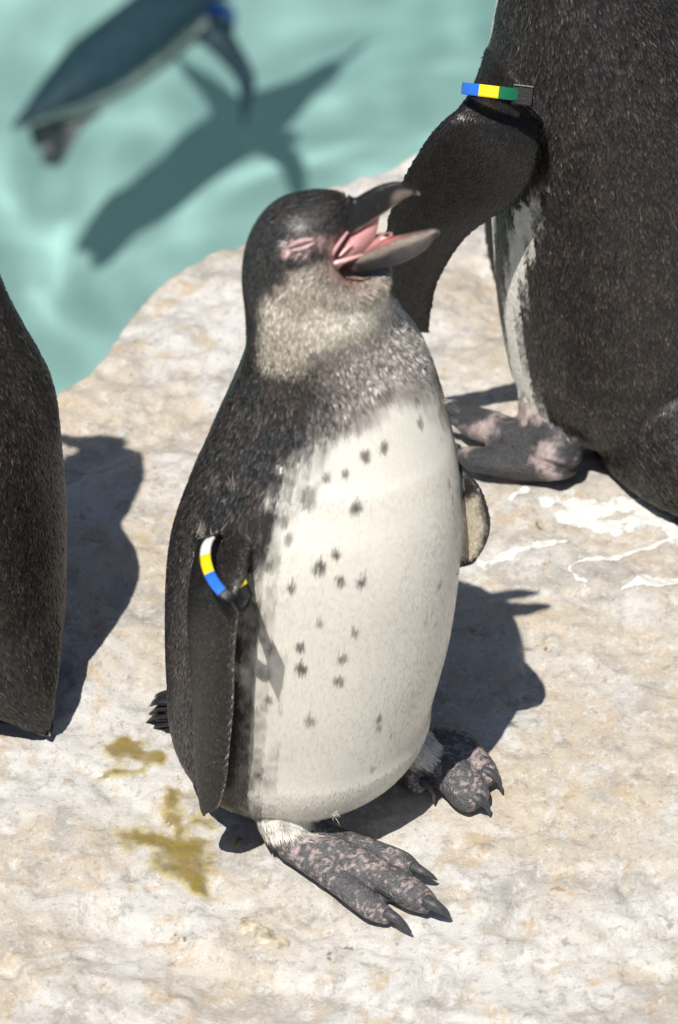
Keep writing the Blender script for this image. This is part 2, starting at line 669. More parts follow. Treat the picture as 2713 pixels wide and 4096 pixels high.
rock = grid_mesh("rock_ledge", axis(-9, -0.27, 0.30, 9, 0.0021), axis(-9, -0.26, 0.72, 3.0, 0.0023), rock_z, M_ROCK,
                 kind="structure", label="pale mottled limestone ledge above the pool")

# ------------------------------------------------------------------ pool: floor, water
WATER_Z = -1.1
FLOOR_Z = -1.9


def floor_material():
    m, nt, b = mat_new("painted_pool_floor")
    N, Lk = nt.nodes, nt.links
    tc = N.new("ShaderNodeTexCoord")
    n = N.new("ShaderNodeTexNoise")
    n.inputs["Scale"].default_value = 3.0
    n.inputs["Detail"].default_value = 5
    Lk.new(tc.outputs["Object"], n.inputs["Vector"])
    r = N.new("ShaderNodeValToRGB")
    r.color_ramp.elements[0].position = 0.3
    r.color_ramp.elements[1].position = 0.7
    r.color_ramp.elements[0].color = (0.35, 0.485, 0.45, 1)
    r.color_ramp.elements[1].color = (0.42, 0.555, 0.505, 1)
    Lk.new(n.outputs[0], r.inputs[0])
    Lk.new(r.outputs[0], b.inputs["Base Color"])
    b.inputs["Roughness"].default_value = 0.8
    return m


floor = grid_mesh("pool_floor", np.linspace(-30, 30, 60), np.linspace(-8, 50, 60), lambda x, y: np.full(x.shape, FLOOR_Z), floor_material(),
                  kind="structure", label="pale turquoise painted pool floor")
floor.cycles.is_caustics_receiver = True


def water_z(x, y):
    P = np.column_stack([x.ravel(), y.ravel(), np.zeros(x.size)])
    P[:, :2] += 0.06 * np.column_stack([vnoise(P, 3.0, 71), vnoise(P, 3.0, 72)])
    z = 0.0055 * vnoise(P * np.array([0.75, 1.3, 1]), 3.2, 61) + 0.0019 * vnoise(P * np.array([1.2, 0.8, 1]), 7.5, 62) + 0.0007 * vnoise(P, 13.0, 63) + 0.00015 * vnoise(P, 27.0, 64)
    return WATER_Z + z.reshape(x.shape)


def water_material():
    m, nt, b = mat_new("pool_water")
    N, Lk = nt.nodes, nt.links
    N.remove(b)
    out = N["Material Output"]
    rf = N.new("ShaderNodeBsdfRefraction")
    rf.inputs["Color"].default_value = (0.88, 0.985, 1.0, 1)
    rf.inputs["Roughness"].default_value = 0.0
    rf.inputs["IOR"].default_value = 1.333
    gl = N.new("ShaderNodeBsdfGlossy")
    gl.inputs["Roughness"].default_value = 0.02
    fr = N.new("ShaderNodeFresnel")
    fr.inputs["IOR"].default_value = 1.333
    mx = N.new("ShaderNodeMixShader")
    Lk.new(fr.outputs[0], mx.inputs[0])
    Lk.new(rf.outputs[0], mx.inputs[1])
    Lk.new(gl.outputs[0], mx.inputs[2])
    Lk.new(mx.outputs[0], out.inputs["Surface"])
    return m


water = grid_mesh("pool_water", axis(-30, -1.6, 1.6, 30, 0.016), axis(-8, 1.2, 5.2, 50, 0.016), water_z, water_material(),
                  kind="structure", label="clear rippled turquoise pool water")
water.cycles.is_caustics_caster = True


def under_water(p, z):
    """point at height z seen through the flat water along pixel p"""
    r = ray(p)
    q = CAM + r * ((WATER_Z - CAM[2]) / r[2])
    n = np.array([0, 0, 1.0])
    e = 1 / 1.333
    c = -r @ n
    k = math.sqrt(1 - e * e * (1 - c * c))
    t = e * r + (e * c - k) * n
    return q + t * ((z - WATER_Z) / t[2])


# ------------------------------------------------------------------ penguin pieces
def interp(si, keys):
    ks = sorted(keys)
    return np.interp(si, ks, [keys[k] for k in ks])


DARK = np.array([0.0145, 0.0120, 0.0108])
BROWN = np.array([0.042, 0.029, 0.022])
WHITE = np.array([0.76, 0.735, 0.665])
PINK = np.array([0.55, 0.30, 0.29])
GREYSKIN = np.array([0.092, 0.092, 0.098])


def foot_color(P, seed=3, pink=0.0, coarse=False):
    n = 0.55 * fbm(P, 90, 3, seed) + 0.7 * vnoise(P, 480, seed + 5) + 0.8 * vnoise(P, 900, seed + 6) + pink - 0.22
    if coarse:
        n = 0.9 * fbm(P, 55, 3, seed) + 0.3 * vnoise(P, 480, seed + 5) + pink - 0.05
    w = sstep(-0.15, 0.55, n)
    c = mixc(np.tile(GREYSKIN * (0.5 if coarse else 1.0), (len(P), 1)), np.tile(np.array([0.36, 0.29, 0.28]), (len(P), 1)), w)
    return c * (1 + 0.35 * vnoise(P, 700, seed + 9))[:, None]


def make_body(root, shells, color_fn, feather_fn, voxel, smooth_iter, n_feather, seed, tip_fn=None, calm=False):
    V0, F0, feats = merge_shells(shells)
    V, N, T, polys = remeshed(V0, F0, voxel, smooth_iter)
    ft = nearest_feats(V, V0, feats)
    # iron out the voxel steps on the trunk
    E = np.array([(q[i], q[(i + 1) % len(q)]) for q in polys for i in range(len(q))])
    E = np.unique(np.sort(E, axis=1), axis=0)
    deg = np.bincount(E.ravel(), minlength=len(V)).astype(float)
    msk = ((ft[:, 0] == 0) | (ft[:, 0] == 5)).astype(float)[:, None]

    def lap(A):
        out = np.empty_like(A)
        for k in range(3):
            out[:, k] = np.bincount(E[:, 0], A[E[:, 1], k], len(V)) + np.bincount(E[:, 1], A[E[:, 0], k], len(V))
        return out / deg[:, None]
    for it in range(24):
        V = V + msk * (lap(V) - V) * (0.6 if it % 2 == 0 else -0.62 + 0.02 * (it > 12))
    for it in range(8):
        V = V + msk * (lap(V) - V) * 0.5
    a_, b_, c_ = V[T[:, 0]], V[T[:, 1]], V[T[:, 2]]
    fn = np.cross(b_ - a_, c_ - a_)
    N = np.zeros_like(V)
    for k in range(3):
        for m in range(3):
            N[:, k] += np.bincount(T[:, m], fn[:, k], len(V))
    N = norm(N)
    for it in range(6):
        N = norm(N + msk * (lap(N) - N) * 0.7)
    col = np.clip(color_fn(V, N, ft), 0.002, 0.9)
    me = new_mesh("body", V, polys, np.column_stack([col, (ft[:, 0] == 3).astype(float)]))
    body = obj("body", me, M_SKIN, root)
    wgt, ln, wd, lf, jt, soft, fl = feather_fn(V, N, ft)
    VV, FF, CC, NN = feathers(V, N, T, fl, wgt, ln, wd, lf, col, jt, soft, n_feather, seed, tip=tip_fn, calm=calm)
    pm = new_mesh("plumage", VV, FF, CC)
    pm.normals_split_custom_set_from_vertices(NN.tolist())
    pl = obj("plumage", pm, M_FEATHER, body, kind="stuff")
    bvh = BVHTree.FromPolygons([Vector(v) for v in V], [tuple(t) for t in T.tolist()])
    return body, pl, bvh, (V, N, T, ft)


def hit(bvh, p):
    r = ray(p)
    h = bvh.ray_cast(Vector(CAM), Vector(r))
    return None if h[0] is None else (np.array(h[0]), np.array(h[1]))


def simple_mesh(shell, name, mat, parent, colors=None):
    V, F = shell[0], shell[1]
    return obj(name, new_mesh(name, V, F, colors), mat, parent)


def claw(pts, r0, parent):
    n = len(pts)
    rr = [0.72 * r0 * (1 - 0.82 * (i / (n - 1)) ** 1.3) for i in range(n)]
    return simple_mesh(tube(pts, rr, 5, 10, 0.85), "claw", M_CLAW, parent)


def loft_part(secs, name, mat, parent, colfn=None, sub=6, nseg=28, ref=(0, -1, 0)):
    V, F, S, PH, FL = loft_sections(secs, sub, nseg, ref)
    return obj(name, new_mesh(name, V, F, None if colfn is None else np.clip(colfn(V, S, PH), 0.002, 0.9)), mat, parent)


def strap_piece(C, U, B, a0, a1, width, thick, name, mat, parent, n=14, A=None):
    """piece of an oval strap: centre C, half axes U,B in the strap's plane"""
    C, U, B = map(np.asarray, (C, U, B))
    own = A
    if own is None:
        A = norm(np.cross(U, B))
    V, F = [], []
    for i in range(n + 1):
        t = rad(a0 + (a1 - a0) * i / n)
        o = C + U * math.cos(t) + B * math.sin(t)
        rd = norm(U * math.cos(t) / (U @ U) + B * math.sin(t) / (B @ B))
        if own is not None:
            tg = norm(-U * math.sin(t) + B * math.cos(t))
            A = norm(own - tg * (own @ tg))
            r2 = np.cross(tg, A)
            rd = r2 if r2 @ rd > 0 else -r2
        for sw, st in ((-1, -0.55), (-1, 0.55), (-0.8, 1), (0.8, 1), (1, 0.55), (1, -0.55), (0.8, -1), (-0.8, -1)):
            V.append(o + A * sw * width / 2 + rd * st * thick / 2)
    m = 8
    for i in range(n):
        for j in range(m):
            k = (j + 1) % m
            F.append((i * m + j, i * m + k, (i + 1) * m + k, (i + 1) * m + j))
    F.append(tuple(range(m - 1, -1, -1)))
    F.append(tuple(range(n * m, n * m + m)))
    return obj(name, new_mesh(name, np.array(V), F, smooth=False), mat, parent)


def bevel_box(c, ax, half, name, mat, parent, bev=0.0008):
    """rounded box with axes ax (3 unit vectors) and half sizes"""
    V, F = [], []
    c = np.asarray(c)
    import bmesh
    bm = bmesh.new()
    bmesh.ops.create_cube(bm, size=2.0)
    for v in bm.verts:
        v.co = Vector(c + ax[0] * v.co.x * half[0] + ax[1] * v.co.y * half[1] + ax[2] * v.co.z * half[2])
    bmesh.ops.bevel(bm, geom=list(bm.edges) + list(bm.verts), offset=bev, segments=2, affect='EDGES', profile=0.6)
    bmesh.ops.recalc_face_normals(bm, faces=list(bm.faces))
    me = bpy.data.meshes.new(name)
    bm.to_mesh(me)
    bm.free()
    return obj(name, me, mat, parent)


# ------------------------------------------------------------------ the young penguin
def young_penguin():
    root = empty("penguin", (0, 0, 0), category="penguin", group="penguins by the pool",
                 label="young spotted-bellied penguin with open beak and closed eyes, standing on the rock")
    S = [((389, 1600), (1002, 1598), 0, 0.95), ((384, 1450), (1042, 1450), 0, 0.95),
         ((389, 1300), (1064, 1290), 0, 0.95), ((410, 1200), (1066, 1165), 0, 0.95), ((452, 1085), (1057, 1060), 0.004, 0.95),
         ((488, 1005), (1038, 972), 0.008, 0.96), ((524, 928), (1013, 888), 0.010, 0.96), ((553, 866), (985, 818), 0.010, 0.96),
         ((570, 815), (945, 762), 0.008, 0.97), ((571, 770), (908, 716), 0.004, 0.98), ((567, 712), (899, 676), 0.0, 0.95),
         ((560, 640), (900, 640), -0.002, 0.86), ((569, 572), (893, 630), -0.004, 0.80), ((600, 512), (868, 634), -0.005, 0.78),
         ((650, 473), (846, 640), -0.006, 0.76), ((716, 453), (800, 630), -0.006, 0.78), ((772, 451), (772, 592), -0.006, 0.74),
         ((808, 460), (784, 548), -0.006, 0.70)]
    secs = [(atY(l, y), atY(r, y), d) for l, r, y, d in S]
    # the belly rounds off low over the feet
    c0, hw = (secs[0][0] + secs[0][1]) / 2, np.linalg.norm(secs[0][1] - secs[0][0]) / 2
    low = []
    for sn in (-1, -.975, -.925, -.84, -.72, -.55, -.36, -.17):
        k = max((1 - abs(sn) ** 2.4) ** (1 / 2.4), 0.02)
        c = c0 + np.array([-0.009 * sn * sn, -0.004 * sn * sn, 0.0650 * sn])
        low.append((c - [hw * k, 0, 0], c + [hw * k, 0, 0], 0.95))
    trunk = list(loft_sections(low + secs, 6, 56))
    trunk[2] = np.where(trunk[2] < 8, trunk[2] / 8 * 4, trunk[2] - 4)
    shells = [(0, tuple(trunk))]
    # near flipper (hangs in front of the flank)
    tr = [((520, 1090), -0.012), ((480, 1200), -0.022), ((456, 1300), -0.036), ((446, 1370), -0.047), ((441, 1440), -0.053), ((446, 1550), -0.056), ((451, 1660), -0.056), ((453, 1760), -0.056), ((461, 1840), -0.056), ((470, 1884), -0.057)]
    le = [((600, 1090), -0.018), ((590, 1190), -0.036), ((572, 1270), -0.058), ((558, 1335), -0.076), ((545, 1410), -0.085), ((537, 1520), -0.086), ((537, 1620), -0.084), ((529, 1720), -0.080), ((520, 1810), -0.075), ((503, 1868), -0.070)]
    th = [0.014, 0.016, 0.017, 0.016, 0.014, 0.012, 0.010, 0.009, 0.008, 0.006]
    shells.append((1, blade([atY(p, y) for p, y in le], [atY(p, y) for p, y in tr], th)))
    # far flipper, held out behind the body
    le = [((960, 985), 0.030), ((1015, 1030), 0.025), ((1075, 1085), 0.012), ((1110, 1130), 0.002), ((1131, 1190), -0.004), ((1130, 1240), -0.006), ((1108, 1282), -0.004), ((1090, 1302), -0.002)]
    tr = [((900, 1090), 0.04), ((950, 1140), 0.035), ((985, 1190), 0.030), ((1005, 1220), 0.026), ((1020, 1250), 0.022), ((1035, 1280), 0.018), ((1050, 1302), 0.014), ((1068, 1310), 0.008)]
    th = [0.018, 0.013, 0.010, 0.009, 0.008, 0.007, 0.006, 0.004]
    shells.append((2, blade([atY(p, y) for p, y in le], [atY(p, y) for p, y in tr], th)))
    # feet: (pixel, height, radius mm)
    claws = []

    def toe(pts, r, sub=4):
        return tube([atZ(p, z) for p, z in pts], r, sub, 14, 0.8)

    z = 0.001
    # near foot: leg stub, three toes, webs
    shells.append((4, tube([atY((655, 1790), -0.020), atY((648, 1850), -0.036), atY((652, 1892), -0.046), atZ((672, 1924), 0.016), atZ((704, 1942), 0.011)], [0.012, 0.0145, 0.0135, 0.0118, 0.010], 4, 18)))
    t_in = [((690, 1918), 0.013), ((790, 1945), 0.011), ((870, 1970), 0.0095), ((930, 1996), 0.0085), ((962, 2012), 0.0065)]
    t_mid = [((690, 1945), 0.012), ((800, 1985), 0.011), ((880, 2025), 0.010), ((950, 2065), 0.009), ((1000, 2096), 0.0065)]
    t_out = [((672, 1950), 0.011), ((735, 2000), 0.0095), ((800, 2050), 0.0085), ((860, 2097), 0.0075), ((905, 2124), 0.0055)]
    shells.append((3, toe(t_in, [0.0092, 0.0076, 0.0068, 0.0072, 0.0046])))
    shells.append((3, toe(t_mid, [0.0112, 0.0094, 0.0086, 0.0092, 0.0058])))
    shells.append((3, toe(t_out, [0.0098, 0.0082, 0.0074, 0.0073, 0.0046])))

    def web(a, b, n=4):
        A = [atZ(p, zz * 0.3) for p, zz in a[:n]]
        B = [atZ(p, zz * 0.3) for p, zz in b[:n]]
        return blade(A, B, [0.008, 0.005, 0.004, 0.003][:n])
    shells.append((3, web(t_in, t_mid, 4)))
    shells.append((3, web(t_mid, t_out, 4)))
    claws += [([((955, 2003), 0.010), ((975, 2014), 0.0105), ((997, 2025), 0.008), ((1010, 2034), 0.004)], 0.0045),
              ([((985, 2082), 0.0115), ((1008, 2094), 0.0115), ((1030, 2108), 0.008), ((1041, 2122), 0.0025)], 0.0055),
              ([((893, 2110), 0.0095), ((915, 2122), 0.0095), ((935, 2138), 0.006), ((951, 2156), 0.0015)], 0.0045)]
    # far foot
    shells.append((4, tube([atY((890, 1680), 0.015), atY((925, 1715), 0.020), atZ((965, 1745), 0.018), atZ((990, 1765), 0.011)], [0.018, 0.016, 0.013, 0.011], 4, 16)))
    f_in = [((945, 1752), 0.014), ((955, 1780), 0.012), ((970, 1805), 0.009), ((985, 1820), 0.006)]
    f_mid = [((975, 1745), 0.013), ((1015, 1768), 0.012), ((1055, 1800), 0.011), ((1090, 1840), 0.009), ((1108, 1864), 0.0065)]
    f_out = [((1005, 1720), 0.013), ((1060, 1725), 0.011), ((1095, 1756), 0.010), ((1122, 1790), 0.0085), ((1140, 1812), 0.006)]
    shells.append((3, toe(f_in, [0.009, 0.0085, 0.0085, 0.0055])))
    shells.append((3, toe(f_mid, [0.013, 0.0125, 0.0115, 0.0110, 0.007])))
    shells.append((3, toe(f_out, [0.011, 0.0095, 0.0085, 0.0080, 0.0055])))
    shells.append((3, web(f_mid, f_out, 4)))
    shells.append((3, web(f_in, f_mid, 3)))
    claws += [([((978, 1806), 0.0125), ((990, 1815), 0.0125), ((1001, 1832), 0.009), ((1004, 1856), 0.003)], 0.0042),
              ([((1096, 1842), 0.0125), ((1112, 1850), 0.012), ((1126, 1864), 0.008), ((1132, 1882), 0.0025)], 0.0052),
              ([((1118, 1780), 0.0125), ((1135, 1788), 0.0125), ((1152, 1806), 0.009), ((1162, 1832), 0.0025)], 0.0042)]

    def front(si):
        return interp(si, {0: 52, 10: 54, 11.8: 50, 13: 15, 14.5: 0, 21: 0})

    spots = {}

    def body_color(V, N, ft):
        n = len(V)
        zone, s, phi = ft[:, 0], ft[:, 1], ft[:, 2]
        ang = np.abs((phi - front(s) + 180) % 360 - 180)
        nz = vnoise(V, 70, 2) * 7 + vnoise(V, 260, 3) * 5
        a = ang + nz
        dark = np.tile(np.array([0.0215, 0.0205, 0.0200]), (n, 1))
        dark = mixc(dark, np.tile(np.array([0.045, 0.034, 0.028]), (n, 1)), sstep(-0.3, 0.8, fbm(V, 90, 3, 8)) * 0.5)
        white = np.tile(WHITE, (n, 1)) * (1 + 0.04 * vnoise(V, 60, 12))[:, None]
        B = interp(s, {0: 52, 3: 55, 5.2: 59, 6.3: 62, 7.7: 58, 8.7: 52, 9.6: 47, 10.3: 40, 10.8: 28, 11.2: 14, 11.7: -4, 12.2: -25, 14: -50})
        wd = interp(s, {0: 13, 5: 11, 8: 9, 9.5: 15, 11: 24})
        c = mixc(white, dark, sstep(-1, 1, (a - B) / wd))
        # greyish chest
        chest = np.tile(np.array([0.36, 0.325, 0.30]), (n, 1))
        cw = sstep(10.3, 11.2, s + nz * 0.02) * sstep(14.6, 13.6, s + nz * 0.02) * sstep(92, 25, np.abs((phi - 22 + 180) % 360 - 180) + nz)
        cw = cw * sstep(-1, 1, (a - B) / wd)
        c = mixc(c, chest, cw * 0.95)
        # throat and cheek
        hd = sstep(-0.42, 0.42, s - (14.15 - 1.15 * sstep(65, 135, ang)) + nz * 0.035)
        cream = np.tile(np.array([0.56, 0.53, 0.45]), (n, 1))
        cheek = np.tile(np.array([0.30, 0.265, 0.225]), (n, 1))
        face = mixc(cream, cheek, sstep(14.9, 16.2, s + nz * 0.05))
        face = mixc(face, cheek * 1.25, sstep(62, 115, a) * 0.8)
        B2 = interp(s, {12: 130, 13: 138, 14: 141, 15: 138, 16: 124, 17: 117, 18: 106, 19: 92, 20: 78, 21: 60})
        face = mixc(face, dark, sstep(-1, 1, (ang + nz * 0.6 - B2) / 7))
        # russet chin under the beak
        chin = sstep(16.6, 18.2, s) * sstep(62, 25, a)
        face = mixc(face, np.tile(np.array([0.22, 0.13, 0.095]), (n, 1)), chin * 0.8)
        lore = sstep(17.8, 19.6, s) * sstep(112, 82, a) * sstep(25, 55, a)
        face = mixc(face, np.tile(np.array([0.30, 0.15, 0.14]), (n, 1)), lore * 0.8)
        c = mixc(c, face, hd)
        # flippers
        f1 = zone == 1
        lead = np.abs((phi + 180) % 360 - 180)
        fc = np.tile(DARK * 0.75, (n, 1)) * (1 + 0.35 * vnoise(V, 300, 18))[:, None]
        rim = sstep(16, 6, lead)
        fc = mixc(fc, np.tile(np.array([0.20, 0.17, 0.15]), (n, 1)), rim * 0.2)
        rim2 = sstep(166, 175, lead)
        fc = mixc(fc, np.tile(np.array([0.34, 0.28, 0.24]), (n, 1)), rim2 * 0.9)
        inner = ((phi > 195) & (phi < 345)).astype(float)
        fc = mixc(fc, np.tile(WHITE * 0.75, (n, 1)), inner * sstep(0.35, 0.5, s))
        c = np.where(f1[:, None], fc, c)
        f2 = zone == 2
        under = sstep(0.40, 0.47, s + 0.05 * vnoise(V, 120, 6)) * sstep(0.93, 0.86, s + 0.03 * vnoise(V, 160, 7)) * sstep(10, 45, lead + 20 * vnoise(V, 150, 9))
        uc = mixc(np.tile(DARK * 1.3, (n, 1)), np.tile(np.array([0.50, 0.45, 0.36]), (n, 1)), under)
        c = np.where(f2[:, None], uc, c)
        f3 = zone == 3
        c = np.where(f3[:, None], foot_color(V, 3, 0.05), c)
        f4 = zone == 4
        lc = mixc(foot_color(V, 3, 0.1), np.tile(WHITE * 0.92, (n, 1)), sstep(0.017, 0.026, V[:, 2] + 0.004 * vnoise(V, 200, 4)))
        c = np.where(f4[:, None], lc, c)
        # spots and eye patch placed on the surface
        if spots:
            for q, r, el, tcol, amt in spots["list"]:
                d = V - q
                d2 = np.sqrt((d[:, 0] / r) ** 2 + (d[:, 1] / r) ** 2 + (d[:, 2] / (r * el)) ** 2)
                w = sstep(1.25, 0.55, d2 + 0.22 * vnoise(V, 500, 13)) * amt
                w = w * (zone == 0)
                c = mixc(c, np.tile(np.array(tcol), (n, 1)), w)
        return c

    # spots are laid on the surface of the plain loft first
    V0, F0, _ = merge_shells(shells[:1])
    b0 = BVHTree.FromPolygons([Vector(v) for v in V0], F0)
    sp = [(742, 1302, 15, 1), (779, 1272, 11, 1), (788, 1334, 12, 1), (838, 1336, 12, 1), (676, 1352, 11, .9), (742, 1434, 8, .7), (822, 1456, 11, .8),
          (695, 1490, 12, .95), (697, 1538, 15, 1), (794, 1517, 11, .85), (784, 1568, 13, .85), (628, 1496, 10, .6), (622, 1612, 11, .8), (719, 1662, 14, .7),
          (878, 1655, 9, .8), (878, 1676, 7, .7), (906, 1692, 6, .5), (862, 1780, 9, .5), (825, 1162, 13, .95), (714, 1142, 17, .75), (845, 1047, 12, .9), (887, 1030, 11, .9),
          (799, 1092, 10, .85), (755, 1104, 11, .85), (970, 973, 9, .85), (962, 920, 8, .8), (893, 912, 17, .75), (964, 875, 8, .7), (1037, 1108, 7, .8), (1046, 1140, 6, .8),
          (1016, 1347, 9, .8), (1008, 1437, 4, .6), (985, 1430, 4, .5), (985, 1440, 4, .4), (670, 1240, 10, .7), (660, 1200, 9, .6), (650, 1640, 7, .4), (1020, 1010, 6, .5),
          (660, 690, 6, .8), (690, 675, 5, .7), (755, 695, 5, .7), (720, 820, 11, .9), (640, 800, 8, .7), (700, 720, 5, .6), (740, 640, 5, .4), (610, 760, 6, .6)]
    lst = []
    for x, y, r, a in sp:
        h = hit(b0, (x, y))
        if h:
            lst.append((h[0] + np.array([0, 0, 0.0015]), r / 4400.0 * 1.05, 1.25, (0.11, 0.095, 0.085), a))
    # bare pink skin round the shut eye
    for x, y, r, e, cc, a in [(697, 566, 25, 0.72, (0.62, 0.44, 0.43), .95), (738, 548, 22, 0.65, (0.40, 0.26, 0.25), .5), (672, 578, 14, 0.8, (0.62, 0.42, 0.40), .8),
                              (765, 560, 18, 1.2, (0.34, 0.21, 0.20), .5), (662, 556, 7, 1.2, (0.70, 0.66, 0.62), .8)]:
        h = hit(b0, (x, y))
        lst.append((h[0], r / 4400.0, e, cc, a))
    eye_hit = hit(b0, (697, 566))
    spots["list"] = lst

    def feather_fn(V, N, ft):
        zone, s, phi = ft[:, 0], ft[:, 1], ft[:, 2]
        ang = np.abs((phi - front(s) + 180) % 360 - 180)
        B = interp(s, {0: 54, 3: 57, 5: 61, 7.7: 58, 9.6: 47, 10.3: 40, 11.2: 14, 11.7: -4, 12.2: -25, 21: -50})
        white = sstep(24, -4, ang - B) * (zone == 0)
        head = sstep(12.5, 14.5, s) * (zone == 0)
        ln = 0.0054 * (1 - white) + 0.0060 * white
        wd = 0.0014 * (1 - white) + 0.0006 * white
        lf = 0.0006 * (1 - white) + 0.00003 * white
        ln = ln * (1 - head) + 0.0046 * head
        wd = wd * (1 - head) + 0.0007 * head
        lf = lf * (1 - head) + 0.0003 * head
        low = sstep(1.3, 0.2, s) * (zone == 0)
        ln = ln + 0.0015 * low * white
        wt = 1.25 + 1.2 * white + 2.2 * head
        jt = 0.58 * (1 - white) + 0.03 * white
        jt = np.where(head > 0.5, np.where(ang < 110, 0.38, 0.45), jt)
        fz = (zone == 1) | (zone == 2)
        ln = np.where(fz, 0.0018, ln)
        wd = np.where(fz, 0.0010, wd)
        lf = np.where(fz, 0.00012, lf)
        wt = np.where(fz, 2.6, wt)
        jt = np.where(zone == 1, 0.7, np.where(zone == 2, 0.2, jt))
        wt = np.where(zone == 3, 0.0, wt)
        wt = np.where(zone == 4, 1.6 * sstep(0.014, 0.026, V[:, 2]), wt)
        ln = np.where(zone == 4, 0.006, ln)
        wd = np.where(zone == 4, 0.0009, wd)
        lf = np.where(zone == 4, 0.0005, lf)
        if eye_hit is not None:
            d = np.linalg.norm((V - eye_hit[0]) * [1, 1, 1.5], axis=1)
            wt = wt * sstep(0.0045, 0.0070, d)
        soft = 0.30 + 0.69 * white
        soft = np.where(zone == 4, 0.85, soft)
        jt = np.where(zone == 4, 0.15, jt)
        return wt, ln, wd, lf, jt, soft, ft[:, 3:6]

    def tip_fn(col, rng, n):
        lum = col.mean(axis=1)
        k = np.where(lum < 0.12, 1 + 3.2 * rng.random(n) ** 3, 1.0)
        return col * k[:, None] + np.where(lum < 0.12, 0.06, 0.0)[:, None] * (rng.random(n) ** 2)[:, None] * np.array([0.9, 1.0, 1.1])

    body, pl, bvh, dat = make_body(root, shells, body_color, feather_fn, 0.0012, 10, 190000, 5, tip_fn)

    for pts, r in claws:
        claw([atZ(p, zz) for p, zz in pts], r, root)

    # beak --------------------------------------------------
    YH = -0.006

    def q(p, dy=0.0):
        return atY(p, YH + dy)
    up = [((806, 452), (782, 566), 0.42), ((822, 458), (800, 548), 0.42), ((845, 445), (830, 530), 0.42), ((872, 431), (864, 508), 0.42), ((898, 423), (893, 489), 0.42),
          ((921, 420), (918, 470), 0.46), ((941, 424), (936, 457), 0.50), ((957, 433), (952, 450), 0.55), ((968, 443), (963, 450), 0.6), ((972, 450), (970, 452), 0.6)]

    def up_col(V, S, PH):
        n = len(V)
        dn = np.abs((PH + 180) % 360 - 180)       # 0 at the cutting edge
        c = np.tile(np.array([0.014, 0.0145, 0.016]), (n, 1))
        band = sstep(4.0, 5.0, S) * sstep(7.3, 6.4, S) * sstep(135, 90, dn)
        c = mixc(c, np.tile(np.array([0.24, 0.185, 0.165]), (n, 1)), band * (0.55 + 0.4 * sstep(-0.4, 0.4, vnoise(V, 220, 3))))
        edge = sstep(48, 26, dn + 12 * vnoise(V, 250, 8)) * sstep(1.0, 2.0, S)
        c = mixc(c, np.tile(np.array([0.50, 0.42, 0.34]), (n, 1)), edge * 0.9)
        pal = sstep(30, 14, dn)
        c = mixc(c, np.tile(np.array([0.55, 0.33, 0.30]), (n, 1)), pal * sstep(7.5, 5, S))
        tip = sstep(7.3, 8.5, S)
        c = mixc(c, np.tile(np.array([0.42, 0.33, 0.28]), (n, 1)), tip * 0.8)
        return c * (1 + 0.25 * vnoise(V, 400, 5))[:, None]
    ub = loft_part([(q(l), q(r), d) for l, r, d in up], "upper_beak", M_BEAK, root, up_col)
    nos = simple_mesh(tube([atY((868, 483), YH - 0.0085), atY((874, 479), YH - 0.0088), atY((880, 476), YH - 0.0086)], [0.0006, 0.0011, 0.0006], 4, 8), "nostril", M_BLACK, ub)
    lo = [((786, 604), (798, 622), 0.75), ((806, 594), (820, 626), 0.80), ((832, 583), (846, 624), 0.80), ((865, 567), (880, 616), 0.80), ((900, 553), (912, 610), 0.70),
          ((940, 543), (948, 597), 0.62), ((975, 535), (982, 577), 0.58), ((1000, 530), (1003, 554), 0.6), ((1012, 531), (1014, 543), 0.6), ((1017, 535), (1017, 539), 0.6)]

    def lo_col(V, S, PH):
        n = len(V)
        upw = np.abs((PH + 180) % 360 - 180)      # 180 at the cutting edge / floor
        c = np.tile(np.array([0.028, 0.028, 0.032]), (n, 1))
        br = sstep(3.8, 5.5, S + 0.6 * vnoise(V, 150, 3))
        c = mixc(c, np.tile(np.array([0.17, 0.15, 0.14]), (n, 1)), br * sstep(7.6, 6.6, S) * 0.45)
        c = mixc(c, np.tile(np.array([0.16, 0.14, 0.13]), (n, 1)), sstep(7.6, 8.4, S) * 0.8)
        edge = sstep(112, 126, upw + 8 * vnoise(V, 250, 8)) * sstep(160, 148, upw)
        c = mixc(c, np.tile(np.array([0.36, 0.30, 0.24]), (n, 1)), edge * 0.6 * sstep(8.6, 7.0, S))
        c = mixc(c, np.tile(np.array([0.13, 0.085, 0.075]), (n, 1)), sstep(140, 150, upw) * 0.95 * sstep(8.2, 7.0, S))
        fl = sstep(150, 166, upw) * sstep(5.2, 3.6, S)
        c = mixc(c, np.tile(np.array([0.50, 0.17, 0.17]), (n, 1)), fl)
        skin = sstep(1.7, 0.9, S)
        c = mixc(c, np.tile(np.array([0.16, 0.09, 0.07]), (n, 1)), skin * sstep(130, 100, upw))
        return c * (1 + 0.2 * vnoise(V, 400, 5))[:, None]
    loft_part([(q(l), q(r), d) for l, r, d in lo], "lower_beak", M_BEAK, root, lo_col)

    # mouth lining: a soft pink fold stretched between the jaws
    def pk(c0):
        def f(V, S, PH):
            return np.tile(np.array(c0), (len(V), 1)) * (1 + 0.15 * vnoise(V, 350, 4) + 0.1 * vnoise(V, 900, 6))[:, None]
        return f
    ml = [((768, 562), (758, 612), 2.1), ((784, 554), (772, 611), 1.75), ((804, 542), (792, 602), 1.25), ((830, 528), (820, 590), 0.80), ((856, 512), (848, 574), 0.45), ((878, 500), (866, 556), 0.2)]
    loft_part([(q(l, 0.001), q(r, 0.001), d) for l, r, d in ml], "mouth_lining", M_MOUTH, root, pk((0.60, 0.29, 0.29)))
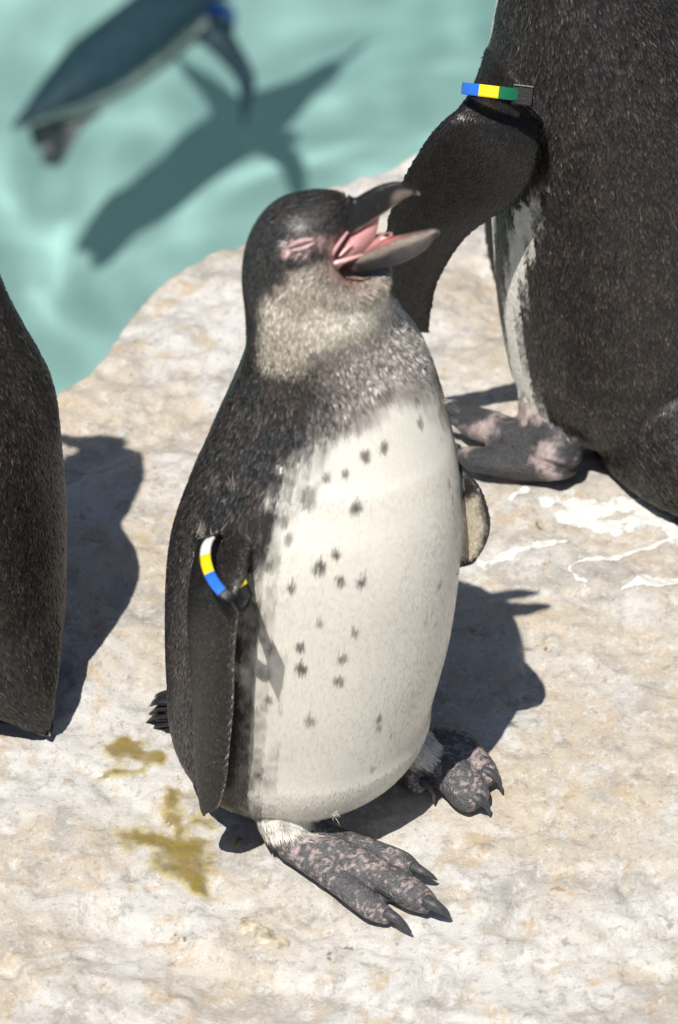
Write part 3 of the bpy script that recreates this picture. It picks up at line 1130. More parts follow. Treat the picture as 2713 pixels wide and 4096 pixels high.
    for sgn in (-1, 1):
        w = 0.0125 * sgn
        pts = [q((804, 536), w * 0.9), q((782, 566), w * 1.05), q((760, 600), w * 1.15), q((762, 611), w * 1.15), q((786, 605), w * 1.1), q((816, 596), w * 1.0), q((840, 588), w * 0.85)]
        obj("gape_lip", (lambda t: new_mesh("gape_lip", t[0], t[1], pk((0.70, 0.40, 0.40))(t[0], None, None)))(tube(pts, [0.0005, 0.0009, 0.0013, 0.0014, 0.0012, 0.0009, 0.0004], 5, 10)), M_MOUTH, root)
    tg = tube([q((815, 588), 0.002), q((850, 568), 0.002), q((880, 551), 0.002), q((908, 541), 0.002)], [0.004, 0.0042, 0.0034, 0.0012], 5, 12, 0.6)
    obj("tongue", new_mesh("tongue", tg[0], tg[1], pk((0.46, 0.21, 0.20))(tg[0], None, None)), M_MOUTH, root)

    # shut eyelids: two soft ridges with a dark slit between
    h = hit(bvh, (697, 566))
    if h:
        c, n = h
        tx = norm(atY((728, 556), c[1]) - atY((666, 576), c[1]))
        tx = norm(tx - n * (tx @ n))
        ty = np.cross(n, tx)
        if ty[2] < 0:
            ty = -ty

        def lid(off, bow, r, colr, name):
            pts = []
            for u in np.linspace(-1, 1, 7):
                pts.append(c + tx * u * 0.0062 + ty * (off + bow * (1 - u * u)) + n * (0.0004 - 0.0007 * u * u))
            t = tube(pts, [r * (1 - 0.75 * u * u) + 1e-4 for u in np.linspace(-1, 1, 7)], 4, 10)
            obj(name, new_mesh(name, t[0], t[1], pk(colr)(t[0], None, None)), M_SKIN, root)
        lid(0.0007, 0.0010, 0.0012, (0.56, 0.38, 0.375), "eyelid")
        lid(-0.0009, -0.0007, 0.0011, (0.58, 0.42, 0.41), "eyelid")
        lid(-0.0001, 0.0, 0.0007, (0.10, 0.05, 0.05), "eye_slit")

    # tail: stiff dark quills behind the body
    for i in range(17):
        u = i / 16.0
        b = atY((408 + 6 * u, 1606 + 92 * u), 0.048)
        tip = atY((336 + 70 * abs(u - 0.4) ** 1.3 + random.uniform(-6, 14), 1618 + 118 * u + random.uniform(-8, 8)), 0.060 + random.uniform(-.008, .008))
        mid = (b + tip) / 2 + np.array([-0.002, 0, 0.002])
        simple_mesh(tube([b, mid, tip], [0.0036, 0.0030, 0.0003], 5, 8, 0.35), "tail_feather", M_TAIL, root)

    # identity band round the near flipper
    C = (atY((449, 1290), -0.044) + atY((566, 1330), -0.080)) / 2
    e0 = atY((494, 1240), -0.052)          # where the strap turns under, high on the flipper
    e1 = atY((562, 1380), -0.096)          # buckle
    bandroot = empty("flipper_band", (0, 0, 0))
    bandroot.parent = root
    C = (e0 + e1) / 2
    U = (e1 - e0) / 2
    view = norm(CAM - C)
    Bv = (-0.88 * CR - 0.48 * CU) * 0.0095 + view * 0.0125
    w, t = 0.0052, 0.0015
    cols = [(195, 168, M_BLACK), (168, 128, M_WHITE), (128, 94, M_YELLOW), (94, 55, M_BLUE), (55, 8, M_BLACK)]
    for a0, a1, mt in cols:
        strap_piece(C, U, Bv, a0, a1, w, t, "band_segment", mt, bandroot, A=norm(np.cross(U, view)))
    for a0, a1, mt in [(352, 325, M_WHITE), (325, 295, M_YELLOW), (295, 195, M_BLACK)]:
        strap_piece(C, U, (-0.88 * CR - 0.48 * CU) * 0.0030 + view * 0.0220, a0, a1, w, t, "band_segment", mt, bandroot, A=norm(np.cross(U, view)))
    ax0 = norm(U)
    ax1 = norm(Bv)
    ax2 = np.cross(ax0, ax1)
    bevel_box(C + U * 1.02 + view * 0.003, (ax0, ax1, ax2), (0.0038, 0.0036, 0.0042), "buckle", M_BLACK, bandroot)
    return root, bvh


young, young_bvh = young_penguin()


# ------------------------------------------------------------------ adult penguins
def adult_fns(front_fn, stripes, head_s, tip_strength=1.0, size=1.0, tone=(0.0155, 0.0142, 0.0136), tone2=(0.031, 0.025, 0.0215)):
    """plumage pattern of a grown bird: stripes(s) -> (belly edge, band edge, flank edge) in degrees from the front"""
    def color_fn(V, N, ft):
        n = len(V)
        zone, s, phi = ft[:, 0], ft[:, 1], ft[:, 2]
        ang = np.abs((phi - front_fn(s) + 180) % 360 - 180)
        nz = vnoise(V, 60, 2) * 2 + vnoise(V, 240, 3) * 1.2
        a = ang + nz
        e0, e1, e2 = stripes(s)
        dark = mixc(np.tile(np.array(tone), (n, 1)), np.tile(np.array(tone2), (n, 1)), sstep(-0.5, 0.8, fbm(V, 160, 2, 8)) * 0.7)
        white = np.tile(WHITE, (n, 1))
        c = mixc(white, dark, sstep(-3, 3, a - e0))
        c = mixc(c, white, sstep(-3, 3, a - e1))
        c = mixc(c, dark, sstep(-4, 4, a - e2))
        hd = sstep(head_s - 0.4, head_s + 0.4, s)
        ring = sstep(0, 8, a - 62) * sstep(0, 8, 86 - a)
        hc = mixc(dark, white, ring * sstep(head_s + 4.5, head_s + 3.0, s))
        c = mixc(c, hc, hd)
        lead = np.abs((phi + 180) % 360 - 180)
        fc = np.tile(np.array(tone) * 0.75, (n, 1)) * (1 + 0.4 * vnoise(V, 260, 18))[:, None]
        fc = mixc(fc, np.tile(np.array([0.16, 0.12, 0.10]), (n, 1)), sstep(170, 178, lead) * 0.6)
        c = np.where(((zone == 1) | (zone == 2))[:, None], fc, c)
        c = np.where((zone == 5)[:, None], dark, c)
        c = np.where((zone == 3)[:, None], foot_color(V, 33, -0.02, True), c)
        c = np.where((zone == 4)[:, None], mixc(foot_color(V, 33, 0.1, True), white * 0.8, sstep(0.038, 0.052, V[:, 2] + 0.006 * vnoise(V, 200, 4))), c)
        return c

    def feather_fn(V, N, ft):
        zone, s, phi = ft[:, 0], ft[:, 1], ft[:, 2]
        one = np.ones(len(V))
        body = (zone == 0) | (zone == 5)
        ln = np.where(body, 0.0048, 0.0028) * size
        wd = np.where(body, 0.0014, 0.0011) * size
        lf = np.where(body, 0.0006, 0.0003) * size
        wt = np.where(body, 1.0, 1.3)
        wt = np.where(zone == 3, 0.0, wt)
        wt = np.where(zone == 4, sstep(0.034, 0.05, V[:, 2]), wt)
        jt = np.where(body, 0.5, 0.3)
        return wt, ln, wd, lf, jt, one * 0.3, ft[:, 3:6]

    def tip_fn(col, rng, n):
        lum = col.mean(axis=1)
        d = lum < 0.12
        k = np.where(d, 1 + tip_strength * 2.6 * rng.random(n) ** 2, 1.0)
        return col * k[:, None] + np.where(d, 0.014 * tip_strength, 0.0)[:, None] * rng.random(n)[:, None] * np.array([1.08, 1.0, 0.93])
    return color_fn, feather_fn, tip_fn


def beak_simple(root, base, tip, up, r):
    base, tip, up = map(np.asarray, (base, tip, up))
    d = tip - base
    sd = norm(np.cross(d, up))
    for name, o, hgt in (("upper_beak", 0.30, 0.62), ("lower_beak", -0.42, 0.34)):
        secs = []
        for t in (0, .2, .45, .7, .9, 1.0):
            k = (1 - t) ** 0.6 * 0.9 + 0.1
            c = base + d * t * (1 if o > 0 else 0.93) + up * r * (o * (1 - t * 0.6) - (0.5 * t ** 3 if o > 0 else 0.1 * t))
            secs.append((c - up * r * hgt * k, c + up * r * hgt * k, 0.75))
        loft_part(secs, name, M_BEAK, root, lambda V, S, PH: np.tile(np.array([0.03, 0.03, 0.032]), (len(V), 1)) * (1 + 0.4 * vnoise(V, 200, 3))[:, None], ref=tuple(sd))


def eyes(root, bvh, c, side, fwd, up, off):
    for sg in (-1, 1):
        o = np.asarray(c) + fwd * off[0] + up * off[1]
        h = bvh.ray_cast(Vector(o + side * sg * 0.2), Vector(-side * sg))
        if h[0] is None:
            continue
        p = np.array(h[0])
        t = tube([p - side * sg * 0.003, p, p + side * sg * 0.0025], [0.005, 0.0052, 0.0015], 4, 12, up=tuple(up))
        simple_mesh(t, "eye", M_BLACK, root)


def adult_right():
    root = empty("penguin", (0, 0, 0), category="penguin", group="penguins by the pool",
                 label="large dark-backed penguin with a blue, yellow and green flipper band")
    g = atZ((1285, 1102), 0.0)
    zr = float(rock_z(np.array([g[0]]), np.array([g[1]]))[0])
    YR = g[1] + 0.045
    S = [((1560, 1060), (1680, 1030), .6, -.02), ((1470, 1050), (1725, 1000), .85, -.015), ((1390, 1020), (1745, 930), .95, -.008), ((1300, 965), (1750, 845), .95, 0),
         ((1202, 890), (1748, 735), .95, 0), ((1166, 770), (1738, 600), .95, 0), ((1147, 640), (1727, 480), .95, 0), ((1138, 520), (1712, 375), .95, 0), ((1130, 400), (1690, 275), .95, 0),
         ((1122, 280), (1660, 165), .95, 0), ((1124, 165), (1610, 60), .95, 0), ((1143, 40), (1540, -55), .95, 0), ((1168, -80), (1478, -145), .95, 0), ((1180, -170), (1440, -215), .95, 0),
         ((1160, -245), (1432, -300), .92, 0), ((1138, -285), (1390, -372), .85, 0), ((1118, -312), (1322, -420), .82, 0), ((1102, -335), (1252, -430), .82, 0), ((1090, -352), (1185, -420), .82, 0), ((1088, -370), (1130, -405), .82, 0)]
    secs = [(atY(l, YR + o), atY(r, YR + o), d) for l, r, d, o in S]
    shells = [(0, loft_sections(secs, 6, 56))]
    shells.append((5, tube([atY((1530, 700), YR + .045), atY((1545, 870), YR + .005), atY((1622, 1045), YR - .062), atY((1690, 1160), YR - .085), atY((1730, 1222), YR - .098)], [.040, .058, .044, .022, .008], 6, 36, 1.0, (0.3, -0.8, 0.5))))
    YF = YR - 0.085
    le = [(1128, 105), (1100, 180), (1062, 245), (1000, 302), (948, 382), (908, 462), (888, 545), (886, 625), (902, 695), (938, 748), (970, 772)]
    tr = [(1250, 190), (1262, 250), (1250, 322), (1236, 400), (1198, 462), (1130, 508), (1078, 548), (1040, 602), (1012, 656), (1000, 710), (992, 765)]
    yo = [0.085, 0.050, 0.018, 0.014, 0.020, 0.028, 0.036, 0.044, 0.050, 0.054, 0.056]
    th = [.022, .020, .017, .014, .012, .011, .010, .009, .008, .006, .004]
    shells.append((1, blade([atY(p, YF + d) for p, d in zip(le, yo)], [atY(p, YF + d + 0.004) for p, d in zip(tr, yo)], th)))
    # the other flipper, on the hidden side
    YB = YR + 0.085
    shells.append((2, blade([atY((x - 10, y), YB + 0.02) for x, y in [(1180, 180), (1150, 300), (1130, 420), (1130, 540), (1150, 640), (1180, 700)]],
                            [atY((x, y), YB) for x, y in [(1330, 200), (1330, 320), (1310, 430), (1290, 540), (1260, 640), (1215, 705)]], [.02, .015, .012, .010, .008, .005])))

    def foot(dx, dy):
        o = np.array([dx, dy, zr])

        def P(p, z):
            return atZ(p, z) + o
        sh = [(4, tube([atY((1290, 850), YR - .012) + [dx, dy, 0], atY((1268, 930), YR - .022) + [dx, dy, 0], atY((1268, 1000), YR - .036) + [dx, dy, 0], P((1288, 1058), .020), P((1280, 1078), .014)], [.024, .018, .0150, .0155, .014], 4, 18))]
        t1 = [(1262, 1056, .018), (1205, 1028, .018), (1145, 1004, .016), (1095, 990, .012), (1062, 984, .008)]
        t2 = [(1285, 1078, .014), (1220, 1085, .0115), (1150, 1080, .0105), (1095, 1070, .009), (1052, 1060, .006)]
        t3 = [(1255, 1045, .012), (1200, 1018, .010), (1140, 992, .009), (1090, 976, .008), (1060, 966, .006)]
        for t, r in ((t1, [.0125, .0120, .0110, .0095, .0055]), (t2, [.0125, .0105, .0090, .0080, .0050]), (t3, [.010, .0095, .009, .008, .005])):
            sh.append((3, tube([P((x, y), z) for x, y, z in t], r, 4, 14, 0.85)))
        for a, b in ((t1, t2), (t1, t3)):
            sh.append((3, blade([P(q[:2], q[2] * .3) for q in a[:3]], [P(q[:2], q[2] * .3) for q in b[:3]], [.008, .005, .003])))
        cl = [[P((1068, 990), .011), P((1050, 984), .011), P((1032, 982), .008), P((1020, 984), .003)], [P((1058, 1050), .010), P((1040, 1042), .010), P((1022, 1040), .007), P((1010, 1042), .002)],
              [P((1066, 966), .009), P((1050, 958), .009), P((1036, 954), .006), P((1026, 954), .002)], [P((1232, 1012), .026), P((1215, 1003), .026), P((1200, 996), .023), P((1188, 990), .020)]]
        return sh, cl
    s1, c1 = foot(0, 0)
    s2, c2 = foot(0.085, 0.06)
    shells += s1 + s2

    def stripes(s):
        lo = interp(s, {0: 20, 3: 25, 4: 34, 5: 48, 6: 54, 7: 62, 8: 71, 8.7: 92, 9: 120, 13: 120})
        hi = interp(s, {0: 30, 2: 40, 3: 66, 4: 76, 5: 68, 6: 68, 7: 77, 8: 84, 8.7: 90, 9: 90, 13: 90})
        e0 = np.maximum(np.minimum(lo - 18, interp(s, {0: 60, 7: 60, 8: 46, 9: 38, 10: 36, 13: 36})), 5)
        return e0, lo, hi
    cf, ff, tf = adult_fns(lambda s: np.full(len(s), 215.0), stripes, 12.5, 1.0)
    body, pl, bvh, dat = make_body(root, shells, cf, ff, 0.0018, 9, 150000, 15, tf, True)
    for c in c1 + c2:
        claw(c, 0.0052, root)
    hb = (secs[-1][0] + secs[-1][1]) / 2
    fw = norm(np.array([-1, 0.15, 0.05]))
    upv = norm(np.array([0.05, 0, 1.0]))
    beak_simple(root, hb + np.array([0.006, 0, 0]), hb + fw * 0.062, upv, 0.015)
    eyes(root, bvh, hb, np.array([0.0, 1.0, 0]), np.array([0.03, 0, 0]), upv, (1.0, 0.006))
    # tail quills
    tb = atY((1722, 1210), YR - .096) + np.array([-0.004, 0, 0.002])
    for i in range(9):
        u = i / 8 - .5
        simple_mesh(tube([tb + np.array([-0.01, 0.03 * u, 0.006]), tb + np.array([0.014, -0.010 + 0.03 * u, -0.003]), tb + np.array([0.036 - abs(u) * .01, -0.024 + 0.05 * u, -0.008])], [.004, .0035, .0008], 4, 8, .4), "tail_feather", M_TAIL, root)
    # band across the flipper root
    br = empty("flipper_band", (0, 0, 0))
    br.parent = root
    e0, e1 = atY((1072, 214), YF + 0.014), atY((1212, 231), YF + 0.008)
    C = (e0 + e1) / 2 + np.array([0, 0.004, 0])
    U = (e1 - e0) / 2
    Bv = norm(CAM - C)
    Bv = norm(Bv - norm(U) * (Bv @ norm(U))) * 0.012
    w, t = 0.0064, 0.0018
    for a0, a1, mt in [(182, 165, M_BLACK), (165, 113, M_BLUE), (113, 76, M_YELLOW), (76, 27, M_GREEN), (27, 0, M_BLACK), (360, 300, M_GREEN), (300, 250, M_YELLOW), (250, 182, M_BLUE)]:
        strap_piece(C, U, Bv, a0, a1, w, t, "band_segment", mt, br)
    bevel_box(C + U * 1.0 + Bv * 0.35, (norm(U), norm(Bv), norm(np.cross(U, Bv))), (.0044, .0036, .0046), "buckle", M_BLACK, br)
    return root


adult_right()


def adult_left():
    root = empty("penguin", (0, 0, 0), category="penguin", group="penguins by the pool",
                 label="dark penguin seen from behind, tail resting on the rock beside its long shadow")
    g = atZ((112, 1706), 0.0)
    YL = g[1] + 0.055
    S = [((-300, 1560), (60, 1545), .85, .004), ((-375, 1490), (140, 1465), .9, 0), ((-450, 1340), (152, 1310), .95, 0), ((-480, 1180), (151, 1170), .95, 0),
         ((-470, 1040), (141, 1040), .95, 0), ((-440, 920), (128, 930), .95, 0), ((-400, 830), (95, 850), .95, 0), ((-360, 760), (52, 770), .95, 0), ((-335, 690), (14, 690), .95, 0),
         ((-325, 610), (-20, 600), .95, 0), ((-320, 520), (-45, 510), .95, 0), ((-318, 430), (-55, 425), .95, 0), ((-305, 340), (-62, 340), .95, 0), ((-300, 250), (-62, 250), .95, .01), ((-290, 185), (-75, 185), .95, .02), ((-270, 135), (-95, 135), .95, .025), ((-230, 105), (-135, 105), .9, .03)]
    secs = [(atY(l, YL + o), atY(r, YL + o), d) for l, r, d, o in S]
    trunk = list(loft_sections(secs, 6, 52))
    trunk[2] = trunk[2] + 2.0
    bc = atY((-118, 1475), YL)
    es = []
    for t in np.linspace(-90, 80, 14):
        k, zz = max(math.cos(rad(t)), 0.03), math.sin(rad(t)) * 0.052
        es.append((bc + [-0.059 * k, 0, zz], bc + [0.059 * k, 0, zz], 0.95))
    ell = list(loft_sections(es, 3, 48))
    ell[2] = ell[2] / 13.0 * 5.0
    shells = [(0, tuple(trunk)), (0, tuple(ell))]
    tl = [((110, 1300), .0), ((140, 1400), -.018), ((138, 1520), -.042), ((131, 1600), -.050), ((124, 1660), -.054), ((119, 1695), -.055), ((116, 1710), -.055)]
    tt = [((-250, 1340), -.01), ((-230, 1470), -.028), ((-150, 1590), -.050), ((-80, 1632), -.056), ((0, 1657), -.057), ((60, 1684), -.056), ((106, 1706), -.055)]
    shells.append((5, blade([atY(p, YL + y) for p, y in tl], [atY(p, YL + y) for p, y in tt], [.12, .085, .050, .030, .016, .008, .004])))
    # flippers hang on the far front of the body
    for xs, zz in (((60, 40, 30, 45, 70), 1), ((-420, -440, -450, -430, -400), 2)):
        ys = (860, 960, 1080, 1200, 1290)
        le = [atY((x, y), YL + .10 + .012 * i) for i, (x, y) in enumerate(zip(xs, ys))]
        tr = [atY((x + (10 if zz == 1 else -10), y), YL + .055 + .014 * i) for i, (x, y) in enumerate(zip(xs, ys))]
        shells.append((zz, blade(le, tr, [.02, .015, .012, .009, .005])))
    cl = []
    for dx in (-0.06, 0.03):
        c = np.array([float(atZ((-170, 1690), 0)[0]) + dx, YL + 0.0, 0.0])
        c[2] = float(rock_z(np.array([c[0]]), np.array([c[1] + 0.03]))[0])
        shells.append((4, tube([c + [0, -.02, .07], c + [0, -.012, .035], c + [0, 0, .014]], [.026, .019, .014], 4, 16)))
        for a in (-.35, 0, .35):
            d = np.array([math.sin(a), math.cos(a), 0])
            shells.append((3, tube([c + [0, 0, .013], c + d * .03 + [0, 0, .012], c + d * .06 + [0, 0, .009], c + d * .078 + [0, 0, .006]], [.012, .011, .009, .005], 4, 12, .8)))
            cl.append([c + d * .074 + [0, 0, .009], c + d * .084 + [0, 0, .009], c + d * .094 + [0, 0, .003]])

    def stripes(s):
        o = np.ones(len(s))
        return 35 * o, 45 * o, 56 * o
    cf, ff, tf = adult_fns(lambda s: np.full(len(s), 285.0), stripes, 13.0, 0.8)
    body, pl, bvh, dat = make_body(root, shells, cf, ff, 0.0022, 9, 80000, 25, tf, True)
    for c in cl:
        claw(c, .005, root)
    hb = (secs[-1][0] + secs[-1][1]) / 2
    beak_simple(root, hb + np.array([0.006, 0, 0]), hb + np.array([-0.048, 0.012, -0.006]), np.array([0, 0, 1.0]), 0.014)
    eyes(root, bvh, hb, norm(np.array([-0.5, 1.0, 0])), np.array([-0.03, -0.01, 0]), np.array([0, 0, 1.0]), (1.0, 0.004))
    for i in range(9):
        u = i / 8.0
        b = atY((62 + 50 * u, 1650 + 4 * u), YL - .045)
        e = atZ((104 + 13 * u, 1700 + 12 * u - 4 * abs(u - .5)), 0.003)
        simple_mesh(tube([b, (b + e) / 2 + [0, 0, .002], e], [.0030, .0026, .0008], 4, 8, .4), "tail_feather", M_TAIL, root)
    return root


adult_left()


def swimmer():
    root = empty("penguin", (0, 0, 0), category="penguin", group="penguins by the pool",
                 label="dark penguin swimming under the surface of the turquoise pool")
    z = WATER_Z - 0.30

    def W(x, y, dz=0.0):
        return under_water((x / K, y / K), z + dz)
    ax = [(45, 515, 14), (120, 455, 40), (215, 385, 78), (330, 305, 112), (450, 225, 128), (570, 140, 130), (690, 55, 124), (800, -25, 105), (895, -95, 78), (975, -155, 62), (1050, -210, 62), (1115, -258, 48), (1150, -285, 22)]
    secs = []
    for i, (x, y, r) in enumerate(ax):
        a, b = ax[max(i - 1, 0)], ax[min(i + 1, len(ax) - 1)]
        d = norm(np.array([b[0] - a[0], b[1] - a[1]], float))
        p = np.array([-d[1], d[0]])          # towards the lower right
        secs.append((W(x - p[0] * r, y - p[1] * r), W(x + p[0] * r, y + p[1] * r), .9))
    shells = [(0, loft_sections(secs, 6, 40, ref=(0, 0, 1)))]
    shells.append((1, blade([W(870, 20), W(940, 130, -.01), W(1005, 260, -.02), W(1015, 340, -.03), W(1005, 420, -.035), W(985, 500, -.04)],
                            [W(740, 110), W(840, 190, -.02), W(915, 280, -.03), W(945, 360, -.035), W(955, 430, -.04), W(965, 500, -.04)], [.03, .02, .016, .012, .009, .005])))
    shells.append((2, blade([W(720, -60), W(650, -160, .0), W(560, -240, .0), W(470, -300, .0)], [W(610, 10), W(560, -90), W(500, -190), W(450, -280)], [.03, .02, .014, .006])))
    for ox, oy in ((0, 0), (-40, -70)):
        shells.append((3, tube([W(330 + ox, 400 + oy, -.03), W(270 + ox, 480 + oy, -.05), W(225 + ox, 570 + oy, -.06), W(205 + ox, 660 + oy, -.07)], [.03, .022, .020, .012], 4, 14, .6)))

    def stripes(s):
        o = np.ones(len(s))
        return 50 * o, 62 * o, 72 * o
    cf, ff, tf = adult_fns(lambda s: np.full(len(s), -55.0), stripes, 9.3, .6, 1.6, (0.026, 0.054, 0.074), (0.034, 0.062, 0.082))  # dark tones carry the water's blue-green haze, painted into the plumage colour
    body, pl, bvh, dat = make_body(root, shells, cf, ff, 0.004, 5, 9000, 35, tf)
    hb = (secs[-1][0] + secs[-1][1]) / 2
    fw = norm(secs[-1][0] + secs[-1][1] - secs[-4][0] - secs[-4][1])
    beak_simple(root, hb - fw * .008, hb + fw * .06, np.array([0, 0, 1.0]), .015)
    br = empty("flipper_band", (0, 0, 0))
    br.parent = root
    C = (W(840, 60) + W(920, 90)) / 2 + np.array([0, 0, .004])
    U = (W(930, 80) - W(810, 70)) / 2
    Bv = np.array([0, 0, .02])
    strap_piece(C, U, Bv, 0, 180, .022, .003, "band_segment", M_BLUE, br)
    strap_piece(C, U, Bv, 180, 360, .022, .003, "band_segment", M_BLACK, br)
    for o in [body, pl]:
        o.cycles.is_caustics_receiver = True
    return root


swimmer()


# ------------------------------------------------------------------ droppings, pebble, loose down
def patch(strokes, name, mat, h, seed, res=0.0009, rough=0.45, nscale=90, **props):
    """low crust following the rock: strokes = list of [(px,py,radius px), ...]"""
    segs = []
    for st in strokes:
        q = [(atZ((x, y), 0.0)[:2], r / 4300.0) for x, y, r in st]
        segs += list(zip(q[:-1], q[1:])) if len(q) > 1 else [(q[0], q[0])]
    allp = np.array([p for a, b in segs for p in (a[0], b[0])])
    rm = max(max(a[1], b[1]) for a, b in segs) * 1.6
    xs = np.arange(allp[:, 0].min() - rm, allp[:, 0].max() + rm, res)
    ys = np.arange(allp[:, 1].min() - rm, allp[:, 1].max() + rm, res)
    X, Y = np.meshgrid(xs, ys)
    m = np.full(X.shape, -9.0)
    for (a, ra), (b, rb) in segs:
        d = b - a
        L2 = max(d @ d, 1e-12)
        t = np.clip(((X - a[0]) * d[0] + (Y - a[1]) * d[1]) / L2, 0, 1)
        dist = np.hypot(X - a[0] - t * d[0], (Y - a[1] - t * d[1]) * 0.75)
        r = ra + (rb - ra) * t
        m = np.maximum(m, 1 - dist / r)
    P = np.column_stack([X.ravel(), Y.ravel(), np.zeros(X.size)])
    m = m + (rough * fbm(P, nscale, 4, seed, 0.6)).reshape(X.shape)
    Z = rock_z(X, Y) + np.clip(m * h * 1.6, -0.0016, h) + (0.00025 * vnoise(P, 500, seed + 4)).reshape(X.shape)
    nx = len(xs)
    keep = m > -0.6
    cell = keep[:-1, :-1] & keep[1:, :-1] & keep[:-1, 1:] & keep[1:, 1:]
    jj, ii = np.nonzero(cell)
    i = jj * nx + ii
    F = np.column_stack([i, i + 1, i + 1 + nx, i + nx])
    used, inv = np.unique(F, return_inverse=True)
    V = np.column_stack([X.ravel(), Y.ravel(), Z.ravel()])[used]
    mm = np.clip(m.ravel()[used], 0, 1)
    return obj(name, new_mesh(name, V, inv.reshape(F.shape), np.column_stack([mm, mm, mm])), mat, **props)


M_GUANO = plain_mat("chalky_dropping", (0.69, 0.685, 0.65), 0.7, 0.3, 260, 0.10, 0.4)
M_OLIVE = plain_mat("wet_olive_dropping", (0.36, 0.29, 0.055), 0.10, 0.6, 110, 0.55, 0.6, coat=0.5)


def thin_film(m, lo, hi, amax, nscale):
    """let the rock show through where the film thins out"""
    nt = m.node_tree
    a = nt.nodes.new("ShaderNodeVertexColor")
    a.layer_name = "Col"
    tc = nt.nodes.new("ShaderNodeTexCoord")
    n = nt.nodes.new("ShaderNodeTexNoise")
    n.inputs["Scale"].default_value = nscale
    n.inputs["Detail"].default_value = 6
    nt.links.new(tc.outputs["Object"], n.inputs["Vector"])
    ad = nt.nodes.new("ShaderNodeMath")
    ad.operation = 'MULTIPLY_ADD'
    ad.inputs[1].default_value = 1.0
    nt.links.new(n.outputs[0], ad.inputs[0])
    nt.links.new(a.outputs[0], ad.inputs[2])
    r = nt.nodes.new("ShaderNodeMapRange")
    r.interpolation_type = 'SMOOTHSTEP'
    r.inputs["From Min"].default_value = lo
    r.inputs["From Max"].default_value = hi
    r.inputs["To Max"].default_value = amax
    nt.links.new(ad.outputs[0], r.inputs[0])
    nt.links.new(r.outputs[0], nt.nodes["Principled BSDF"].inputs["Alpha"])


def by_thickness(m, c0, c1, c2):
    nt = m.node_tree
    r = [n for n in nt.nodes if n.type == 'VALTORGB'][0]
    a = nt.nodes.new("ShaderNodeVertexColor")
    a.layer_name = "Col"
    n = [k for k in nt.nodes if k.type == 'TEX_NOISE'][0]
    ad = nt.nodes.new("ShaderNodeMath")
    ad.operation = 'MULTIPLY_ADD'
    ad.inputs[1].default_value = 0.7
    nt.links.new(n.outputs[0], ad.inputs[0])
    nt.links.new(a.outputs[0], ad.inputs[2])
    nt.links.new(ad.outputs[0], r.inputs[0])
    e = r.color_ramp.elements
    e[0].position, e[1].position = 0.4, 1.15 / 1.2
    e[0].color, e[1].color = c0 + (1,), c2 + (1,)
    x = e.new(0.7)
    x.color = c1 + (1,)


by_thickness(M_OLIVE, (0.70, 0.55, 0.06), (0.55, 0.42, 0.03), (0.28, 0.20, 0.015))
thin_film(M_OLIVE, 0.15, 1.75, 0.72, 90)
thin_film(M_GUANO, 0.50, 1.05, 0.95, 140)
M_PEBBLE = plain_mat("pale_pebble", (0.45, 0.40, 0.30), 0.55, 0.4, 210, 0.5, 1.0)

patch([[(1265, 1165, 22), (1310, 1175, 34), (1370, 1190, 42), (1410, 1180, 30), (1470, 1165, 30), (1530, 1200, 42), (1600, 1235, 40)], [(1300, 1195, 28), (1340, 1215, 32), (1400, 1218, 24), (1480, 1200, 30)],
       [(1180, 1165, 7), (1215, 1150, 10)]], "bird_dropping", M_GUANO, 0.0012, 101, category="dropping", group="white droppings on the rock",
      label="broad chalky white dropping splashed below the large penguin's foot")
patch([[(1110, 1300, 14), (1150, 1298, 18), (1200, 1280, 14), (1260, 1265, 11), (1310, 1258, 8)]], "bird_dropping", M_GUANO, 0.0010, 102, category="dropping", group="white droppings on the rock",
      label="narrow white dropping streak beside the young penguin's far flipper")
patch([[(1575, 1235, 10), (1500, 1262, 10), (1420, 1288, 8), (1350, 1300, 6), (1315, 1318, 8), (1335, 1345, 6), (1355, 1352, 4)]], "bird_dropping", M_GUANO, 0.0010, 103, category="dropping", group="white droppings on the rock",
      label="thin winding white dropping trail on bare rock")
patch([[(1440, 1368, 10), (1490, 1345, 16), (1560, 1345, 16), (1640, 1335, 16)]], "bird_dropping", M_GUANO, 0.0011, 104, category="dropping", group="white droppings on the rock",
      label="thick white dropping smear at the end of the winding trail")
patch([[(395, 1830, 22), (405, 1890, 46), (420, 1960, 64), (430, 2015, 48), (455, 2055, 26)], [(295, 1935, 30), (350, 1930, 30), (400, 1945, 30)], [(450, 1900, 26), (490, 1920, 22)], [(545, 1960, 14), (552, 1945, 10)]],
      "bird_dropping", M_OLIVE, 0.0011, 105, rough=0.5, nscale=70, category="dropping", label="wet olive-yellow dropping glistening under the young penguin's near flipper")
patch([[(285, 1725, 36), (330, 1750, 34), (370, 1755, 22)], [(230, 1790, 18), (330, 1780, 20)]], "bird_dropping", M_OLIVE, 0.0007, 106, rough=0.5, nscale=70, category="dropping",
      label="faint yellow dropping stain behind the young penguin's tail")


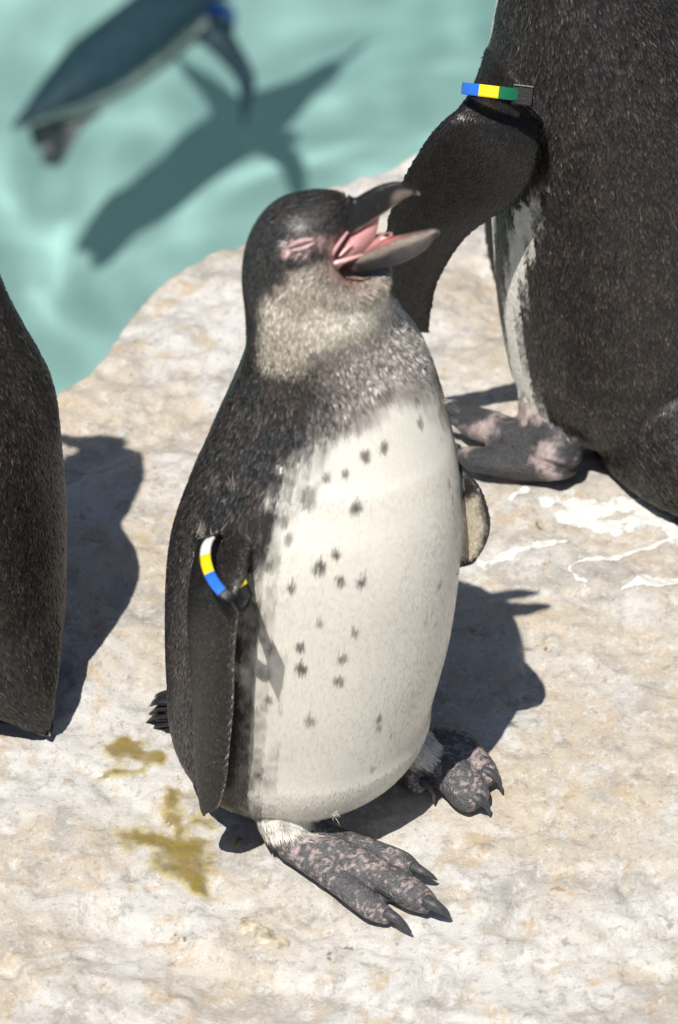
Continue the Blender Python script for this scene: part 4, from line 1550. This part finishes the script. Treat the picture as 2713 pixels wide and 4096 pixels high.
def pebble():
    a, b = atZ((552, 2112), 0.0), atZ((678, 2206), 0.0)
    zc = float(rock_z(np.array([(a[0] + b[0]) / 2]), np.array([(a[1] + b[1]) / 2]))[0])
    n = 26
    pts, rr = [], []
    for t in np.linspace(0, 1, 7):
        p = a + (b - a) * t
        p[2] = zc - 0.0048
        pts.append(p)
        rr.append(0.0085 * math.sqrt(max(1 - (2 * t - 1.15) ** 2 / 1.35, 0.02)))
    V, F = tube(pts, rr, 6, n, 0.75)[:2]
    V = V + norm(V - V.mean(0)) * (0.0022 * fbm(V, 110, 4, 4))[:, None]
    obj("pebble", new_mesh("pebble", V, F), M_PEBBLE, category="pebble", label="oblong pale pebble set in the rock in front of the penguins")


pebble()


def down_tuft(px, bvh, n, ln, spread, dirv, seed):
    h = hit(bvh, px)
    if h is None:
        return
    rng = np.random.default_rng(seed)
    c, nr = h
    V, F = [], []
    for k in range(n):
        d = norm(np.asarray(dirv, float) + rng.normal(0, spread, 3) + nr * 0.25)
        o = c + rng.normal(0, 0.0012, 3) + nr * 0.0008
        s = norm(np.cross(d, rng.normal(0, 1, 3))) * 0.00011
        L = ln * rng.uniform(.5, 1.1)
        bend = rng.normal(0, 0.12, 3) * L
        i = len(V)
        V += [o - s, o + s, o + d * L * .5 + bend * .5 + s, o + d * L * .5 + bend * .5 - s, o + d * L + bend * 1.6]
        F += [(i, i + 1, i + 2, i + 3), (i + 3, i + 2, i + 4)]
    obj("down_tuft", new_mesh("down_tuft", np.array(V), F), M_DOWN, young)


for q in [((538, 1130), 34, .009, .2, (.1, 0, 1), 1), ((470, 1240), 40, .010, .3, (.15, 0, 1), 2), ((505, 1240), 26, .006, .45, (.5, 0, -.2), 3), ((1024, 930), 22, .006, .4, (1, 0, .1), 4), ((1056, 1325), 26, .006, .45, (1, 0, -.1), 5), ((655, 1898), 40, .006, .35, (.4, -.1, -.9), 6), ((770, 1872), 26, .005, .3, (.6, -.2, -.6), 7)]:
    down_tuft(q[0], young_bvh, q[1], q[2], q[3], q[4], q[5])
